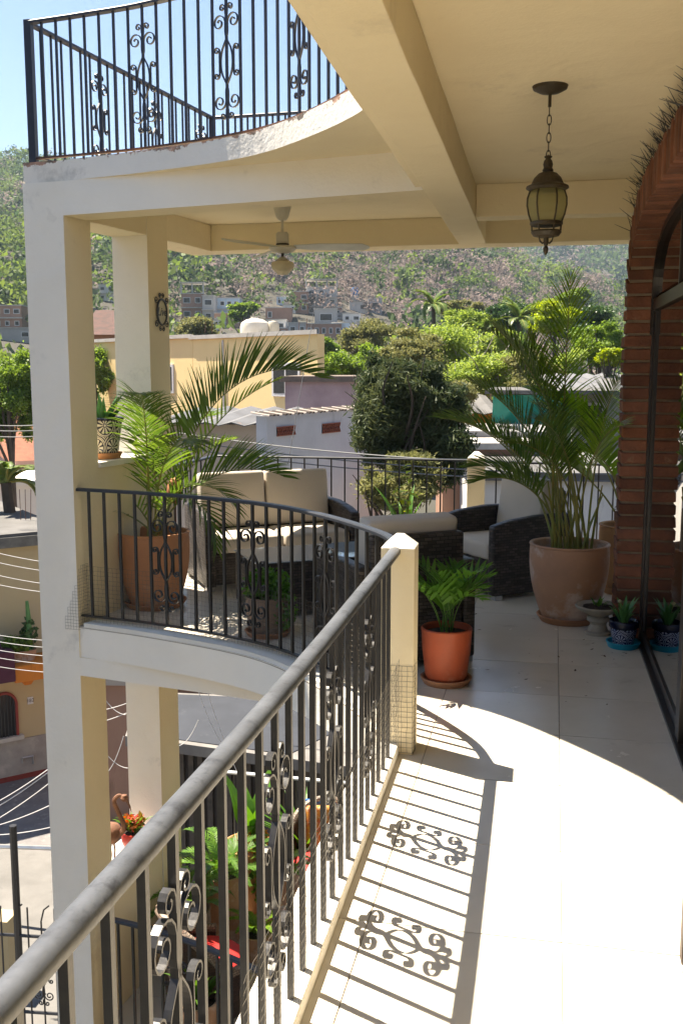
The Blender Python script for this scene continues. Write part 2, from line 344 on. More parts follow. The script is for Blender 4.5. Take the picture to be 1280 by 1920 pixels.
# parapet between the two pillars
struct(wing_box(MB(), -.27, -.01, .312, 1.068, -.05, 1.06), 'parapet_wall', CREAM, 'cream parapet between the two pillars')
struct(wing_box(MB(), -.30, .02, .312, 1.068, 1.0605, 1.10), 'parapet_cap', WHITEP, 'pale coping on the parapet', bevel=.006)
# house body on the right: wall over the arch, inner room
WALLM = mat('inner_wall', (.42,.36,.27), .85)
struct(MB().box(.62,.82,-2.2,7.15,2.79,ZC-.001), 'wall_above_arch', CREAM, 'cream wall above the brick arch')
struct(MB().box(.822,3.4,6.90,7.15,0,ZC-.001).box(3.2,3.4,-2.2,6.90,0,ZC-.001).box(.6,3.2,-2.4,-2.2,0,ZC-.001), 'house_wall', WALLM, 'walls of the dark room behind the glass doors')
struct(MB().box(.58,.82,-2.2,2.85,0,2.789), 'wall_near', CREAM, 'cream wall beside the near end of the arch')
struct(MB().box(.80,3.2,-2.2,6.62,-3.07,-.22).box(.55,.80,-2.2,8.6,-6.3,-3.29), 'house_base', CREAM, 'house body under the balcony')
# ---------------------------------------------------------------- posts
def post(x0, x1, y0, y1, h, label, z=0):
    m = MB(); cx, cy = (x0+x1)/2, (y0+y1)/2; e = .0
    m.add([(x0,y0,z),(x1,y0,z),(x1,y1,z),(x0,y1,z),(x0,y0,z+h),(x1,y0,z+h),(x1,y1,z+h),(x0,y1,z+h)], [(3,2,1,0),(0,1,5,4),(1,2,6,5),(2,3,7,6),(3,0,4,7)])
    t = thing('railing_post', label, 'post', (cx,cy,z)); m.build('shaft', CREAM, t, bevel=.005)
    c = MB(); k = .018
    c.add([(x0-.002,y0-.002,z+h-.001),(x1+.002,y0-.002,z+h-.001),(x1+.002,y1+.002,z+h-.001),(x0-.002,y1+.002,z+h-.001),(cx-k,cy-k,z+h+.055),(cx+k,cy-k,z+h+.055),(cx+k,cy+k,z+h+.055),(cx-k,cy+k,z+h+.055)],
          [(3,2,1,0),(4,5,6,7),(0,1,5,4),(1,2,6,5),(2,3,7,6),(3,0,4,7)])
    c.build('cap', WHITEP, t, bevel=.004)
    return t
post(-.672,-.522,4.405,4.56,.955,'cream square post with pyramid cap where the straight railing ends')
post(-.60,-.45,8.93,9.08,.965,'cream square post with pyramid cap in the far railing')
# ================================================================ RAILINGS
def spiral(c, r, turns, a0, sgn, n=22):
    return [Vector((c[0]+r*(1-.80*i/n)*math.cos(a0+sgn*turns*2*math.pi*i/n), c[1]+r*(1-.80*i/n)*math.sin(a0+sgn*turns*2*math.pi*i/n))) for i in range(n+1)]
def scroll_lines(hw, z0, z1):
    """2D paths (u across, v up) of one scrollwork panel, hw = half width"""
    h = z1-z0; V = lambda t: z0+h*t; out = []
    for s in (-1, 1):
        # long ribbon: big curl at the top of this side, waist, belly on the other side, waist, big curl below
        R = hw*.45; ct = (s*hw*.53, V(.835)); cb = (s*hw*.53, V(.165))
        # curl: outer start on the inside, going over the top outward
        top = spiral(ct, R, 1.45, math.pi if s > 0 else 0, -s); bot = spiral(cb, R, 1.45, math.pi if s > 0 else 0, s)
        mid = smooth_path([Vector((top[0].x, top[0].y, 0)), Vector((s*hw*.05, V(.72), 0)), Vector((-s*hw*.34, V(.60), 0)), Vector((-s*hw*.44, V(.50), 0)), Vector((-s*hw*.34, V(.40), 0)), Vector((s*hw*.05, V(.28), 0)), Vector((bot[0].x, bot[0].y, 0))], 26)
        out.append(([p for p in reversed(top)]+[Vector((p.x, p.y)) for p in mid[1:-1]]+bot, s*.0))
        # small C scroll at the belly
        r2 = hw*.21; a = spiral((s*hw*.74, V(.605)), r2, 1.2, math.pi if s > 0 else 0, -s, 14); b = spiral((s*hw*.74, V(.395)), r2, 1.2, math.pi if s > 0 else 0, s, 14)
        out.append(([p for p in reversed(a)]+b, 0))
        # small curls at top and bottom
        r3 = hw*.22
        a = spiral((s*hw*.30, V(.955)), r3, 1.2, math.pi if s > 0 else 0, -s, 12); out.append(([p for p in reversed(a)]+[Vector((s*hw*.06, V(.90)))], 0))
        a = spiral((s*hw*.30, V(.045)), r3, 1.2, math.pi if s > 0 else 0, s, 12); out.append(([p for p in reversed(a)]+[Vector((s*hw*.06, V(.10)))], 0))
    return out
def railing(name, label, path, z, h, step, start, centers_every, first_center, m, railm, rail_prof, bar=.018, bottom=True, botz=.05, group=None, sc_lo=.10, sc_hi=.88, end_gap=.05, botm=None, ribbon=.018, panels=99):
    """path: list of Vectors in plan"""
    base = Vector((path[0].x, path[0].y, z)); t = thing(name, label, 'railing', base, group)
    mb = MB().sweep([p+Vector((0,0,z+h)) for p in path], rail_prof, up=(0,0,1)); mb.build('handrail', railm, t, smooth=True)
    if bottom: MB().bar([p+Vector((0,0,z+botz)) for p in path], .026, .012, up=(0,0,1)).build('bottom_bar', botm or m, t)
    L = [0.0]
    for i in range(1, len(path)): L.append(L[-1]+(path[i]-path[i-1]).length)
    def loc(q):
        k = 0
        while k < len(L)-2 and L[k+1] < q: k += 1
        tt = (q-L[k])/(L[k+1]-L[k]); return path[k].lerp(path[k+1], tt), (path[k+1]-path[k]).normalized()
    n = int((L[-1]-end_gap-start)/step)+1
    z0 = z+(botz if bottom else 0); hh = z+h-z0
    bme = MB().box(-bar/2,bar/2,-bar/2,bar/2,0,hh-.004).mesh('baluster'); bme.materials.append(m)
    sl_ = scroll_lines(step*.97, z0+hh*sc_lo, z0+hh*sc_hi) if centers_every else None
    for i in range(n):
        p, d = loc(start+i*step); o = link('baluster', bme, None, t, loc=(p.x,p.y,z0)); o.rotation_euler.z = math.atan2(d.y, d.x)
        if centers_every and (i-first_center) % centers_every == 0 and i >= first_center and i < first_center+panels*centers_every and start+(i+1)*step < L[-1]:
            sb = MB(); s2 = Vector((-d.y, d.x, 0))
            for pts, off in sl_:
                q3 = []
                for u in pts:
                    pp, _ = loc(max(0, min(L[-1], start+i*step+u.x))); q3.append(Vector((pp.x, pp.y, u.y)))
                sb.bar(q3, .005, ribbon, up=(s2.x, s2.y, 0))
            sb.build('scrollwork', m, t)
    return t
def curve_path(pts, n=40): return smooth_path([Vector((x,y,0)) for x,y in pts], n)
HALF = [(x*.72,y*.85) for x,y in ((-.033,-.016),(.033,-.016),(.036,0),(.030,.012),(.018,.019),(0,.0215),(-.018,.019),(-.030,.012),(-.036,0))]
FLAT = [(-.024,-.010),(.024,-.010),(.024,.004),(.018,.010),(-.018,.010),(-.024,.004)]
ys = [3.683+.1348*k for k in range(-28, 5)]
np_ = [Vector((-.61, y, 0)) for y in (4.404, -.2)]
railing('railing', 'straight black railing with worn grey handrail in the foreground', smooth_path([Vector((x,y,0)) for x,y in ((-.61,4.404),(-.610,3.6),(-.612,2.9),(-.622,2.2),(-.640,1.5),(-.665,.8),(-.69,-.2))], 40), .0545, .89, .1348, 4.404-(3.683+.1348*4), 5, 4, IRON, WORN, HALF, bar=.0165, bottom=False, sc_lo=.16, sc_hi=.86, ribbon=.0165)
RCV = curve_path([(-.61,4.545),(-.75,4.90),(-1.18,5.47),(-1.67,5.88),(-2.39,6.18),(-3.045,6.33)])[::-1]
railing('railing', 'black railing curving from the cream post to the corner pillar', RCV, .02, .92, .121, .10, 6, 5, IRON, IRONB, FLAT, bar=.016, panels=3)
fr = [Vector((-2.93,9.02,0)), Vector((-1.7,9.03,0)), Vector((-.61,9.0,0))]
railing('railing', 'black railing along the far edge, left of the far post', fr, .0, .94, .125, .09, 9, 17, IRON, IRONB, FLAT, bar=.013)
railing('railing', 'black railing along the far edge, beyond the big potted palm', [Vector((-.44,9.0,0)), Vector((3.3,8.76,0))], .0, .93, .125, .09, 9, 9, IRON, IRONB, FLAT, bar=.013)
q0 = P1+SD*1.40; q0 = q0-RD*.15
railing('railing', 'black side railing behind the plaque pillar', [Vector((q0.x,q0.y,0)), Vector((-2.94,9.0,0))], .0, .94, .125, .09, 0, 0, IRON, IRONB, FLAT, bar=.013)
# upper storey railing
NAVY = mat('navy_black_iron', (.014,.018,.034), .4, (.022,.026,.045), 25, .8)
up0 = P1L+RD*.06+SD*.05
ucv = [Vector((up0.x,up0.y,0))]+[p for p in curve_path([(-.62,4.30),(-.72,4.75),(-1.17,5.42),(-1.65,5.86),(-2.37,6.17),(-2.95,6.305)])[::-1]]+[Vector((-.62,3.2,0))]
railing('railing', 'dark railing along the curved front edge of the upper storey', ucv, ZU, .87, .108, .10, 6, 7, NAVY, NAVY, FLAT, bar=.0135, botm=RUSTY, botz=.03, ribbon=.013)
ucor = Vector((-2.90,8.98,0))
railing('railing', 'dark railing along the side of the upper storey, running away from the corner', [Vector((up0.x,up0.y+.03,0)), ucor], ZU, .87, .115, .10, 7, 6, NAVY, NAVY, FLAT, bar=.0125, ribbon=.013)
railing('railing', 'dark railing along the back of the upper storey', [ucor, Vector((2.5,8.7,0))], ZU, .87, .115, .10, 0, 0, NAVY, NAVY, FLAT, bar=.015)
for c, lab in ((up0, 'dark square iron post at the near corner of the upper storey railing'), (ucor, 'dark square iron post at the back corner of the upper storey railing')):
    o = MB().box(c.x-.024,c.x+.024,c.y-.024,c.y+.024,ZU,ZU+.885).build('iron_post', NAVY, bevel=.003); tag(o, lab, 'post')
# lower storey railing, same curve
lo = [p.copy() for p in RCV]
railing('railing', 'blue black curved railing of the terrace one storey down', lo, -ZU, .94, .121, .10, 6, 5, IRON, IRONB, FLAT, bar=.016)
railing('railing', 'pale topped far railing of the terrace one storey down', [Vector((-2.9,9.0,0)), Vector((1.5,8.85,0))], -ZU, .94, .125, .1, 0, 0, IRON, mat('pale_rail', (.55,.58,.6), .4), FLAT, bar=.014)
# ---------------------------------------------------------------- netting tied to the railings
def net(path, z0, hfun, sp, label, off=(0,0), r=.0009, jit=.004):
    pts = resample(path, sp); mb = MB(); rg = random.Random(3); nz = int(max(hfun(0), hfun(.5), hfun(1))/sp)
    G = {}
    for i, p in enumerate(pts):
        hm = hfun(i/(len(pts)-1))
        for j in range(nz+1):
            if j*sp <= hm+1e-6: G[i, j] = p+Vector((off[0]+rg.uniform(-jit,jit), off[1]+rg.uniform(-jit,jit), z0+j*sp+rg.uniform(-jit,jit)*.6))
    for i in range(len(pts)):
        col = [G[i,j] for j in range(nz+1) if (i,j) in G]
        if len(col) > 1: mb.tube(col, r, 3, caps=False)
    for j in range(nz+1):
        run = []
        for i in range(len(pts)):
            if (i,j) in G: run.append(G[i,j])
            else:
                if len(run) > 1: mb.tube(run, r, 3, caps=False)
                run = []
        if len(run) > 1: mb.tube(run, r, 3, caps=False)
    o = mb.build('netting', NETM); tag(o, label, 'netting'); return o
net([Vector((-.585,1.9,0)), Vector((-.585,4.40,0))], .06, lambda t: .40+.03*math.sin(9*t), .026, 'fine dark netting along the foot of the straight railing', r=.0005, jit=.002)
net([Vector((-.674,4.401,0)), Vector((-.518,4.401,0)), Vector((-.518,4.47,0))], .01, lambda t: .43, .024, 'fine dark netting wrapped round the foot of the cream post', jit=.002)
net([p for p in RCV], .02, lambda t: .40+.02*math.sin(14*t), .030, 'fine dark netting along the foot of the curved railing', off=(.018,.02))
nf = [P1+RD*(-.10)+SD*(-.006), P1+RD*(.012)+SD*(-.006), P1+RD*.012+SD*.12]
net(nf, -.02, lambda t: .10+.36*min(1, t*1.7), .022, 'flap of dark netting hanging against the corner pillar', jit=.002)
# ================================================================ BRICK ARCH, GLASS DOOR, SPIKES
BRICKM = mat('red_brick', (.25,.10,.055), .85, (.155,.066,.04), 9, 1, .6, 45, rnd=.38, stain=(.34,.20,.12), sscale=7, sthr=.62)
MORTAR = mat('mortar', (.27,.205,.14), .95, (.20,.15,.10), 14, 1, .5, 60)
def brick_mesh(sx, sy, sz, seed):
    rg = random.Random(seed); m = MB().box(-sx/2,sx/2,-sy/2,sy/2,-sz/2,sz/2)
    m.v = [(x+rg.uniform(-.004,.004), y+rg.uniform(-.004,.004), z+rg.uniform(-.003,.003)) for x,y,z in m.v]
    me = m.mesh('brick', bevel=.005, seg=1); me.materials.append(BRICKM); return me
arch = thing('brick_arch', 'red brick pier and flat arch framing the glass door', 'arch', (.66,6.78,0))
pm = [brick_mesh(.20,.25,.066,k) for k in range(5)]; vm = [brick_mesh(.30,.066,.19,10+k) for k in range(5)]
CO = .0815; ZS = 24*.0815; YC, AA, BB, NN = 4.83, 1.83, .64, 4.2
ncs = 24; mo = MB().box(.535,.81,6.672,6.89,0,ZS+.0)
for k in range(ncs):
    for q, xx in enumerate((.62, .82)):
        o = link('brick', pm[(k*2+q)%5], None, arch, loc=(xx+random.uniform(-.004,.004), 6.785+random.uniform(-.004,.004), CO*(k+.5))); o.rotation_euler.z = random.uniform(-.012,.012)+(math.pi if random.random() < .5 else 0)
def arc_pt(a):
    c, s_ = math.cos(a), math.sin(a); return Vector((0, YC+AA*math.copysign(abs(c)**(2/NN), c), ZS+BB*abs(s_)**(2/NN)))
apath = resample([arc_pt(math.pi*i/400) for i in range(401)], CO)
mp = []
for i in range(len(apath)-1):
    p = (apath[i]+apath[i+1])/2; t = (apath[i+1]-apath[i]).normalized(); nrm = Vector((0, t.z, -t.y))
    if nrm.y*(p.y-YC)+nrm.z*(p.z-ZS+.3) < 0: nrm = -nrm
    c = p+nrm*.100; o = link('brick', vm[i%5], None, arch, loc=(.672+random.uniform(-.004,.004), c.y, c.z)); ang = math.atan2(-nrm.y, nrm.z); o.rotation_euler.x = ang
    mp.append(p+nrm*.1)
mo.sweep([Vector((.655, p.y, p.z)) for p in mp], [(-.138,-.088),(.138,-.088),(.138,.088),(-.138,.088)], up=(0,0,1)) if False else None
# mortar body of the arch: strip following the curve
iv, ov = [], []
for i in range(len(apath)):
    t = (apath[min(i+1,len(apath)-1)]-apath[max(i-1,0)]).normalized(); nrm = Vector((0, t.z, -t.y)); p = apath[i]
    if nrm.y*(p.y-YC)+nrm.z*(p.z-ZS+.3) < 0: nrm = -nrm
    iv.append(p+nrm*.012); ov.append(p+nrm*.185)
vs = []; fs = []
for i in range(len(iv)):
    for X in (.535, .81): vs += [(X, iv[i].y, iv[i].z), (X, ov[i].y, ov[i].z)]
for i in range(len(iv)-1):
    a, b = i*4, i*4+4; fs += [(a, b, b+1, a+1), (a+2, a+3, b+3, b+2), (a, a+2, b+2, b), (a+1, b+1, b+3, a+3)]
mo.add(vs, fs); mo.build('mortar', MORTAR, arch)
# spikes on the ledge of the arch
sp = MB(); rg = random.Random(5)
spk = thing('bird_spikes', 'row of black spikes along the ledge over the brick arch', 'spikes', (.57,4.8,2.79))
pz = [p for p in ov if p.z > 2.55]
SPM = [MB().tube([(0,0,0),(0,0,.06*q),(0,0,.115*q)], [.0024,.0019,.0007], 4).mesh('spike') for q in (.8,.95,1.05)]
for q in SPM: q.materials.append(IRON)
for i in range(230):
    u = rg.random(); k = min(int(u*(len(pz)-1)), len(pz)-2); p = pz[k].lerp(pz[k+1], u*(len(pz)-1)-k); b = Vector((rg.uniform(.53,.62), p.y, p.z+.002))
    d = Vector((rg.uniform(-1.15,-.1), rg.uniform(-.35,.35), rg.uniform(.35,1))).normalized()*rg.uniform(.08,.125)
    o = link('spike', SPM[i%3], None, spk, loc=b); o.rotation_mode = 'QUATERNION'; o.rotation_quaternion = d.to_track_quat('Z', 'Y')
MB().sweep([Vector((.575, p.y, p.z+.003)) for p in pz], [(-.05,-.002),(.05,-.002),(.05,.003),(-.05,.003)], up=(0,0,1)).build('base_strip', mat('clear_strip', (.35,.33,.3), .4), spk)
# glass door with black frame
FRAME = mat('dark_bronze_frame', (.022,.018,.016), .35, spec=.5)
GLASS = glassmat('door_glass', (.62,.66,.62))
gd = thing('glass_door', 'black framed glass door reflecting the potted palms', 'door', (.675,5.5,0))
X0, X1 = .675, .715
def fr_(y0, y1, z0, z1, nm='frame', x0=X0, x1=X1): MB().box(x0,x1,y0,y1,z0,z1).build(nm, FRAME, gd, bevel=.003)
fr_(6.612,6.655,.0,2.0,'jamb'); fr_(2.75,6.612,.0,.022,'track',.66,.72)
for (ya, yb) in ((4.72,4.84),(3.30,3.40)): fr_(ya, yb, .024, 2.10, 'stile')
fr_(2.75,6.612,2.10,2.17,'transom')
fr_(6.56,6.61,.024,2.098,'stile', .688,.71)
fr_(4.84,6.56,.024,.085,'bottom_rail', .688,.71)
for (y, z0_, z1_) in ((5.55,2.17,2.56),(4.6,2.17,2.58),(3.6,2.17,2.58)): fr_(y-.012,y+.012,z0_,z1_,'muntin', .688,.71)
MB().sweep([Vector((.698,p.y,p.z)) for p in resample([arc_pt(math.pi*i/200) for i in range(201)], .06)], [(-.03,-.03),(.03,-.03),(.03,.0),(-.03,.0)], up=(1,0,0)).build('arched_frame', FRAME, gd)
for (ya, yb) in ((4.84,6.56),(3.40,4.72),(2.75,3.30)): MB().box(.697,.701,ya,yb,.085,2.10).build('pane', GLASS, gd)
ap = [(p.y, p.z) for p in resample([arc_pt(math.pi*i/200) for i in range(201)], .08) if p.z > 2.17]
m = MB(); n = len(ap); m.add([(.697,y,z) for y,z in ap]+[(.701,y,z) for y,z in ap], [tuple(range(n)), tuple(range(2*n-1,n-1,-1))]); m.build('pane', GLASS, gd)
MB().box(.65,.675,4.755,4.785,.92,1.12).build('handle', FRAME, gd, bevel=.005)
# open shutter leaf at the near end of the doors
sh = thing('door_shutter', 'dark brown shutter leaf standing open beside the doorway', 'shutter', (.5,2.9,0))
SHW = mat('dark_brown_wood', (.06,.035,.028), .5, (.03,.018,.015), 12, 1, .2, 40)
MB().box(.455,.60,2.90,2.945,.012,2.05).build('leaf', SHW, sh, bevel=.003); MB().box(.452,.60,2.80,2.86,.012,2.05).build('leaf', SHW, sh, bevel=.003)
# ================================================================ FURNITURE ON THE TERRACE
WICK = wicker('brown_wicker', (.095,.080,.072), (.036,.030,.028), .052, .021)
CUSH = mat('taupe_cushion', (.60,.54,.46), .9, (.55,.49,.41), 3, .8, .15, 120)
STEEL = mat('brushed_steel', (.55,.55,.55), .35, metal=.8)
def soft_box(x0,x1,y0,y1,z0,z1,bev=.035,puff=.012):
    m = MB(); nx, ny, nz = 6, 6, 4
    bm = bmesh.new(); bmesh.ops.create_cube(bm, size=1.0)
    bmesh.ops.bevel(bm, geom=list(bm.edges), offset=min(.49, bev/max(1e-6, min(x1-x0,y1-y0,z1-z0))), segments=3, affect='EDGES', profile=.6) if False else None
    bm.free()
    m.box(x0,x1,y0,y1,z0,z1); return m
def cushion(name, x0,x1,y0,y1,z0,z1, parent, tilt=0.0, bev=.024, puff=.010):
    """box with rounded edges and slightly domed faces"""
    bm = bmesh.new(); cx, cy, cz = (x0+x1)/2, (y0+y1)/2, (z0+z1)/2; sx, sy, sz = (x1-x0)/2, (y1-y0)/2, (z1-z0)/2
    bmesh.ops.create_cube(bm, size=2.0)
    for v in bm.verts: v.co = Vector((v.co.x*sx, v.co.y*sy, v.co.z*sz))
    bmesh.ops.bevel(bm, geom=list(bm.edges), offset=bev, segments=3, affect='EDGES', profile=.55)
    bmesh.ops.subdivide_edges(bm, edges=[e for e in bm.edges if e.calc_length() > .12], cuts=5, use_grid_fill=True)
    rg = random.Random(int(x0*1000+z0*77)); ph = rg.uniform(0,6)
    for v in bm.verts:
        x, y, z = v.co.x/sx, v.co.y/sy, v.co.z/sz
        ax = min(sx,sy,sz)
        f = (1-min(1,x*x))*(1-min(1,y*y)) if sz == ax else ((1-min(1,x*x))*(1-min(1,z*z)) if sy == ax else (1-min(1,y*y))*(1-min(1,z*z)))
        w = puff*f+.003*math.sin(9*x+ph)*math.cos(8*y+ph+4*z)
        if sz == ax: v.co.z += w*(1 if z > 0 else -1)
        elif sy == ax: v.co.y += w*(1 if y > 0 else -1)
        else: v.co.x += w*(1 if x > 0 else -1)
    if tilt:
        R = Matrix.Rotation(tilt, 4, 'X'); 
        for v in bm.verts: v.co = Vector((0,0,-sz))+R@(v.co+Vector((0,0,sz)))
    for v in bm.verts: v.co += Vector((cx,cy,cz))
    me = bpy.data.meshes.new(name); bm.to_mesh(me); bm.free(); me.polygons.foreach_set('use_smooth', [True]*len(me.polygons))
    return link(name, me, CUSH, parent, world=False)
def arm_side(x0, x1, depth, parent, h0=.57, h1=.63):
    m = MB(); pr = [(0,.035),(0,h0),(depth*.2,h0+.035),(depth*.55,(h0+h1)/2+.03),(depth,h1),(depth,.035)]; n = len(pr)
    m.add([(x0,y,z) for y,z in pr]+[(x1,y,z) for y,z in pr], [tuple(range(n)), tuple(range(2*n-1,n-1,-1))]+[((i+1)%n, i, n+i, n+(i+1)%n) for i in range(n)])
    bm = None
    o = m.build('arm', WICK, parent, bevel=.022, seg=3, world=False, smooth=True); return o
def armchair(label, loc, rz, seats=1, name='wicker_armchair', cat='armchair'):
    W = .60 if seats == 1 else 1.14; hw = W/2; t = thing(name, label, cat, (*loc, 0), rz=rz)
    for s in (-1, 1):
        a, b = (hw, hw+.08) if s > 0 else (-hw-.08, -hw); arm_side(a, b, .74, t)
        for yy in (.03, .66): MB().box((a+b)/2-.035,(a+b)/2+.035,yy,yy+.06,.0,.034).build('foot', STEEL, t, bevel=.004, world=False)
    MB().box(-hw+.002,hw-.002,.03,.62,.045,.295).build('seat_frame', WICK, t, bevel=.012, world=False)
    MB().box(-hw+.003,hw-.003,.645,.735,.045,.80).build('backrest', WICK, t, bevel=.02, seg=3, world=False, smooth=True)
    for k in range(seats):
        x0 = -hw+.008+k*(W/seats); x1 = x0+W/seats-.016
        cushion('seat_cushion', x0, x1, .0, .52, .30, .425, t, bev=.03)
        cushion('back_cushion', x0, x1, .47, .62, .43, .89, t, tilt=rad(-7), bev=.028, puff=.018)
    return t
sofa = armchair('wicker two seat sofa with beige cushions beside the tall potted palm', (-2.22+.54*.47, 8.20-.84*.47), rad(32.7), 2, 'wicker_sofa', 'sofa')
armchair('dark wicker armchair with its back turned, behind the orange pot', (-1.054, 6.37), rad(212.7))
armchair('dark wicker armchair turned sideways behind the big potted palm', (-.53, 7.88), rad(-53))
ct = thing('coffee_table', 'low dark wicker coffee table with glass top in front of the sofa', 'table', (-1.62,7.2,0), rz=rad(32.7))
MB().box(-.50,.50,-.29,.29,.03,.395).build('body', WICK, ct, bevel=.015, world=False)
MB().box(-.51,.51,-.30,.30,.398,.406).build('glass_top', mat('table_glass', (.30,.36,.40), .03, (.28,.34,.38), 2, .5, spec=.9), ct, bevel=.003, world=False)
for x in (-.46,.46):
    for y in (-.25,.25): MB().box(x-.03,x+.03,y-.03,y+.03,0,.03).build('foot', STEEL, ct, world=False)
# ================================================================ POTS AND PLANTS
TERRA = mat('terracotta', (.48,.27,.16), .8, (.40,.23,.145), 5, 1, .15, 40, stain=(.62,.50,.42), sscale=1.9, sthr=.50)
TERRA2 = mat('orange_terracotta', (.42,.085,.03), .5, (.32,.07,.03), 6, 1, .12, 40, stain=(.45,.17,.10), sscale=4.5, sthr=.57)
TERRAO = mat('ochre_terracotta', (.48,.25,.10), .8, (.42,.20,.09), 5, 1, .1, 40)
SAUC = mat('clay_saucer', (.44,.22,.11), .8, (.36,.17,.09), 6, 1)
GREYT = mat('weathered_clay', (.30,.20,.14), .85, (.22,.16,.12), 6, 1, .2, 40, stain=(.40,.34,.29), sscale=4, sthr=.55)
SOIL = mat('soil', (.05,.035,.025), .95, (.03,.02,.015), 25, 1, .8, 60)
STONE = mat('cast_stone', (.42,.38,.31), .9, (.30,.27,.22), 9, 1, .3, 50)
LEAFP = leafmat('palm_leaf', (.042,.095,.018), (.12,.20,.03), .42, .38, .5, 2.0)
LEAFY = leafmat('backlit_yellow_green_leaf', (.10,.22,.02), (.22,.34,.04), .45, .4, .4, 3.0)  # backlight on some palm fronds put into the colour; plain yellow green on ferns
STEM = mat('palm_cane', (.16,.22,.05), .5, (.28,.22,.05), 6, 1)
LEAFD = leafmat('fresh_leaf', (.05,.14,.02), (.11,.26,.03), .4, .35, .5, 4.0)
ALOE = mat('aloe_leaf', (.06,.18,.05), .4, (.10,.26,.07), 12, 1, .05, 60, spec=.5)
def pot(t, prof, m, n=40, nm='pot', wob=.0): return MB().lathe(prof, n, wob=wob).build(nm, m, t, smooth=True, world=False)
def big_pot_profile(rb, rr, h, th=.022):
    p = [(rb,0)]
    for k in range(1, 9):
        u = k/8; p.append((rb+(rr-rb)*(1-(1-u)**1.9)+.012*math.sin(math.pi*u), h*u*.97))
    return p+[(rr+.006,h*.985),(rr+.004,h),(rr-th*.5,h*1.003),(rr-th,h*.985),(rr-th*1.3,h*.86),(rr-th*1.4,h*.80)]
def disc(t, r, z, m=SOIL, nm='soil', n=24):
    mb = MB(); mb.v = [(0,0,z+.012)]; rg = random.Random(int(r*999))
    for q, k in ((.5,.010),(1.0,0)):
        for i in range(n): mb.v.append((q*r*math.cos(2*math.pi*i/n), q*r*math.sin(2*math.pi*i/n), z+k+rg.uniform(-.006,.006)*(q<1)))
    mb.f = [(0,1+i,1+(i+1)%n) for i in range(n)]+[(1+i,1+n+i,1+n+(i+1)%n,1+(i+1)%n) for i in range(n)]
    return mb.build(nm, m, t, world=False)
def saucer(t, r, h, m): return pot(t, [(r*.86,0),(r,h),(r-.004,h+.004),(r-.014,h+.002),(r*.82,.012),(0.0,.011)], m, nm='saucer')
AZ0 = math.degrees(YAW)
def frond(base, az, e0, length, droop, n=34, ll=.34, lw=.017, start=.25, vee=40, side_droop=.5, rr=.006, seed=0, tip=.55, power=1.4):
    """feather leaf: bent midrib and two rows of narrow folded leaflets; az measured in the picture (0 right, 90 away)"""
    rg = random.Random(seed); A = rad(az+AZ0); hx = Vector((math.cos(A), math.sin(A), 0)); pts = []; p = Vector(base); N = 26; els = []
    for i in range(N+1):
        u = i/N; el = rad(e0-droop*u**power); els.append(el); pts.append(p.copy()); p = p+(hx*math.cos(el)+Vector((0,0,1))*math.sin(el))*(length/N)
    mid = MB().tube(pts, [rr*(1-.82*i/N) for i in range(N+1)], 5)
    lf = MB(); sd = Vector((-hx.y, hx.x, 0))
    for k in range(n):
        u = start+(1-start)*(k+.5)/n; f = u*N; i = min(int(f), N-1); q = pts[i].lerp(pts[i+1], f-i); T = (pts[i+1]-pts[i]).normalized()
        un = sd.cross(T)*-1
        if un.z < 0 and abs(T.z) < .95: un = -un
        v = (u-start)/(1-start); LL = ll*(.55+.45*math.sin(math.pi*min(1,.18+.62*v)))*(1-.62*v**3)*rg.uniform(.88,1.1)
        fw = rad(32+34*v+rg.uniform(-6,6))
        for s in (-1, 1):
            d0 = (sd*s*math.cos(rad(vee))+un*math.sin(rad(vee)))*math.cos(fw)+T*math.sin(fw); d0.normalize()
            c = q.copy(); base_i = len(lf.v); w0 = lw*rg.uniform(.85,1.15); segs = 4; d = d0.copy()
            wn = T.cross(d); wn = d.cross(wn).normalized() if wn.length > 1e-4 else T
            for sgi in range(segs+1):
                x = sgi/segs; ww = w0*(.45+1.1*x if x < .35 else (1-x)*1.25+.04)*.5
                lf.v += [tuple(c-wn*ww), tuple(c+wn*ww)]
                d = (d+Vector((0,0,-1))*side_droop*.30*(x+.15)).normalized(); c = c+d*(LL/segs)
            for sgi in range(segs): a = base_i+2*sgi; lf.f.append((a, a+1, a+3, a+2))
    return mid, lf
def add_frond(t, *a, leaf=None, stem=None, **k):
    mid, lf = frond(*a, **k); o = mid.build('frond', stem or STEM, t, smooth=True, world=False); lf.build('leaflets', leaf or LEAFP, o, world=False); return o
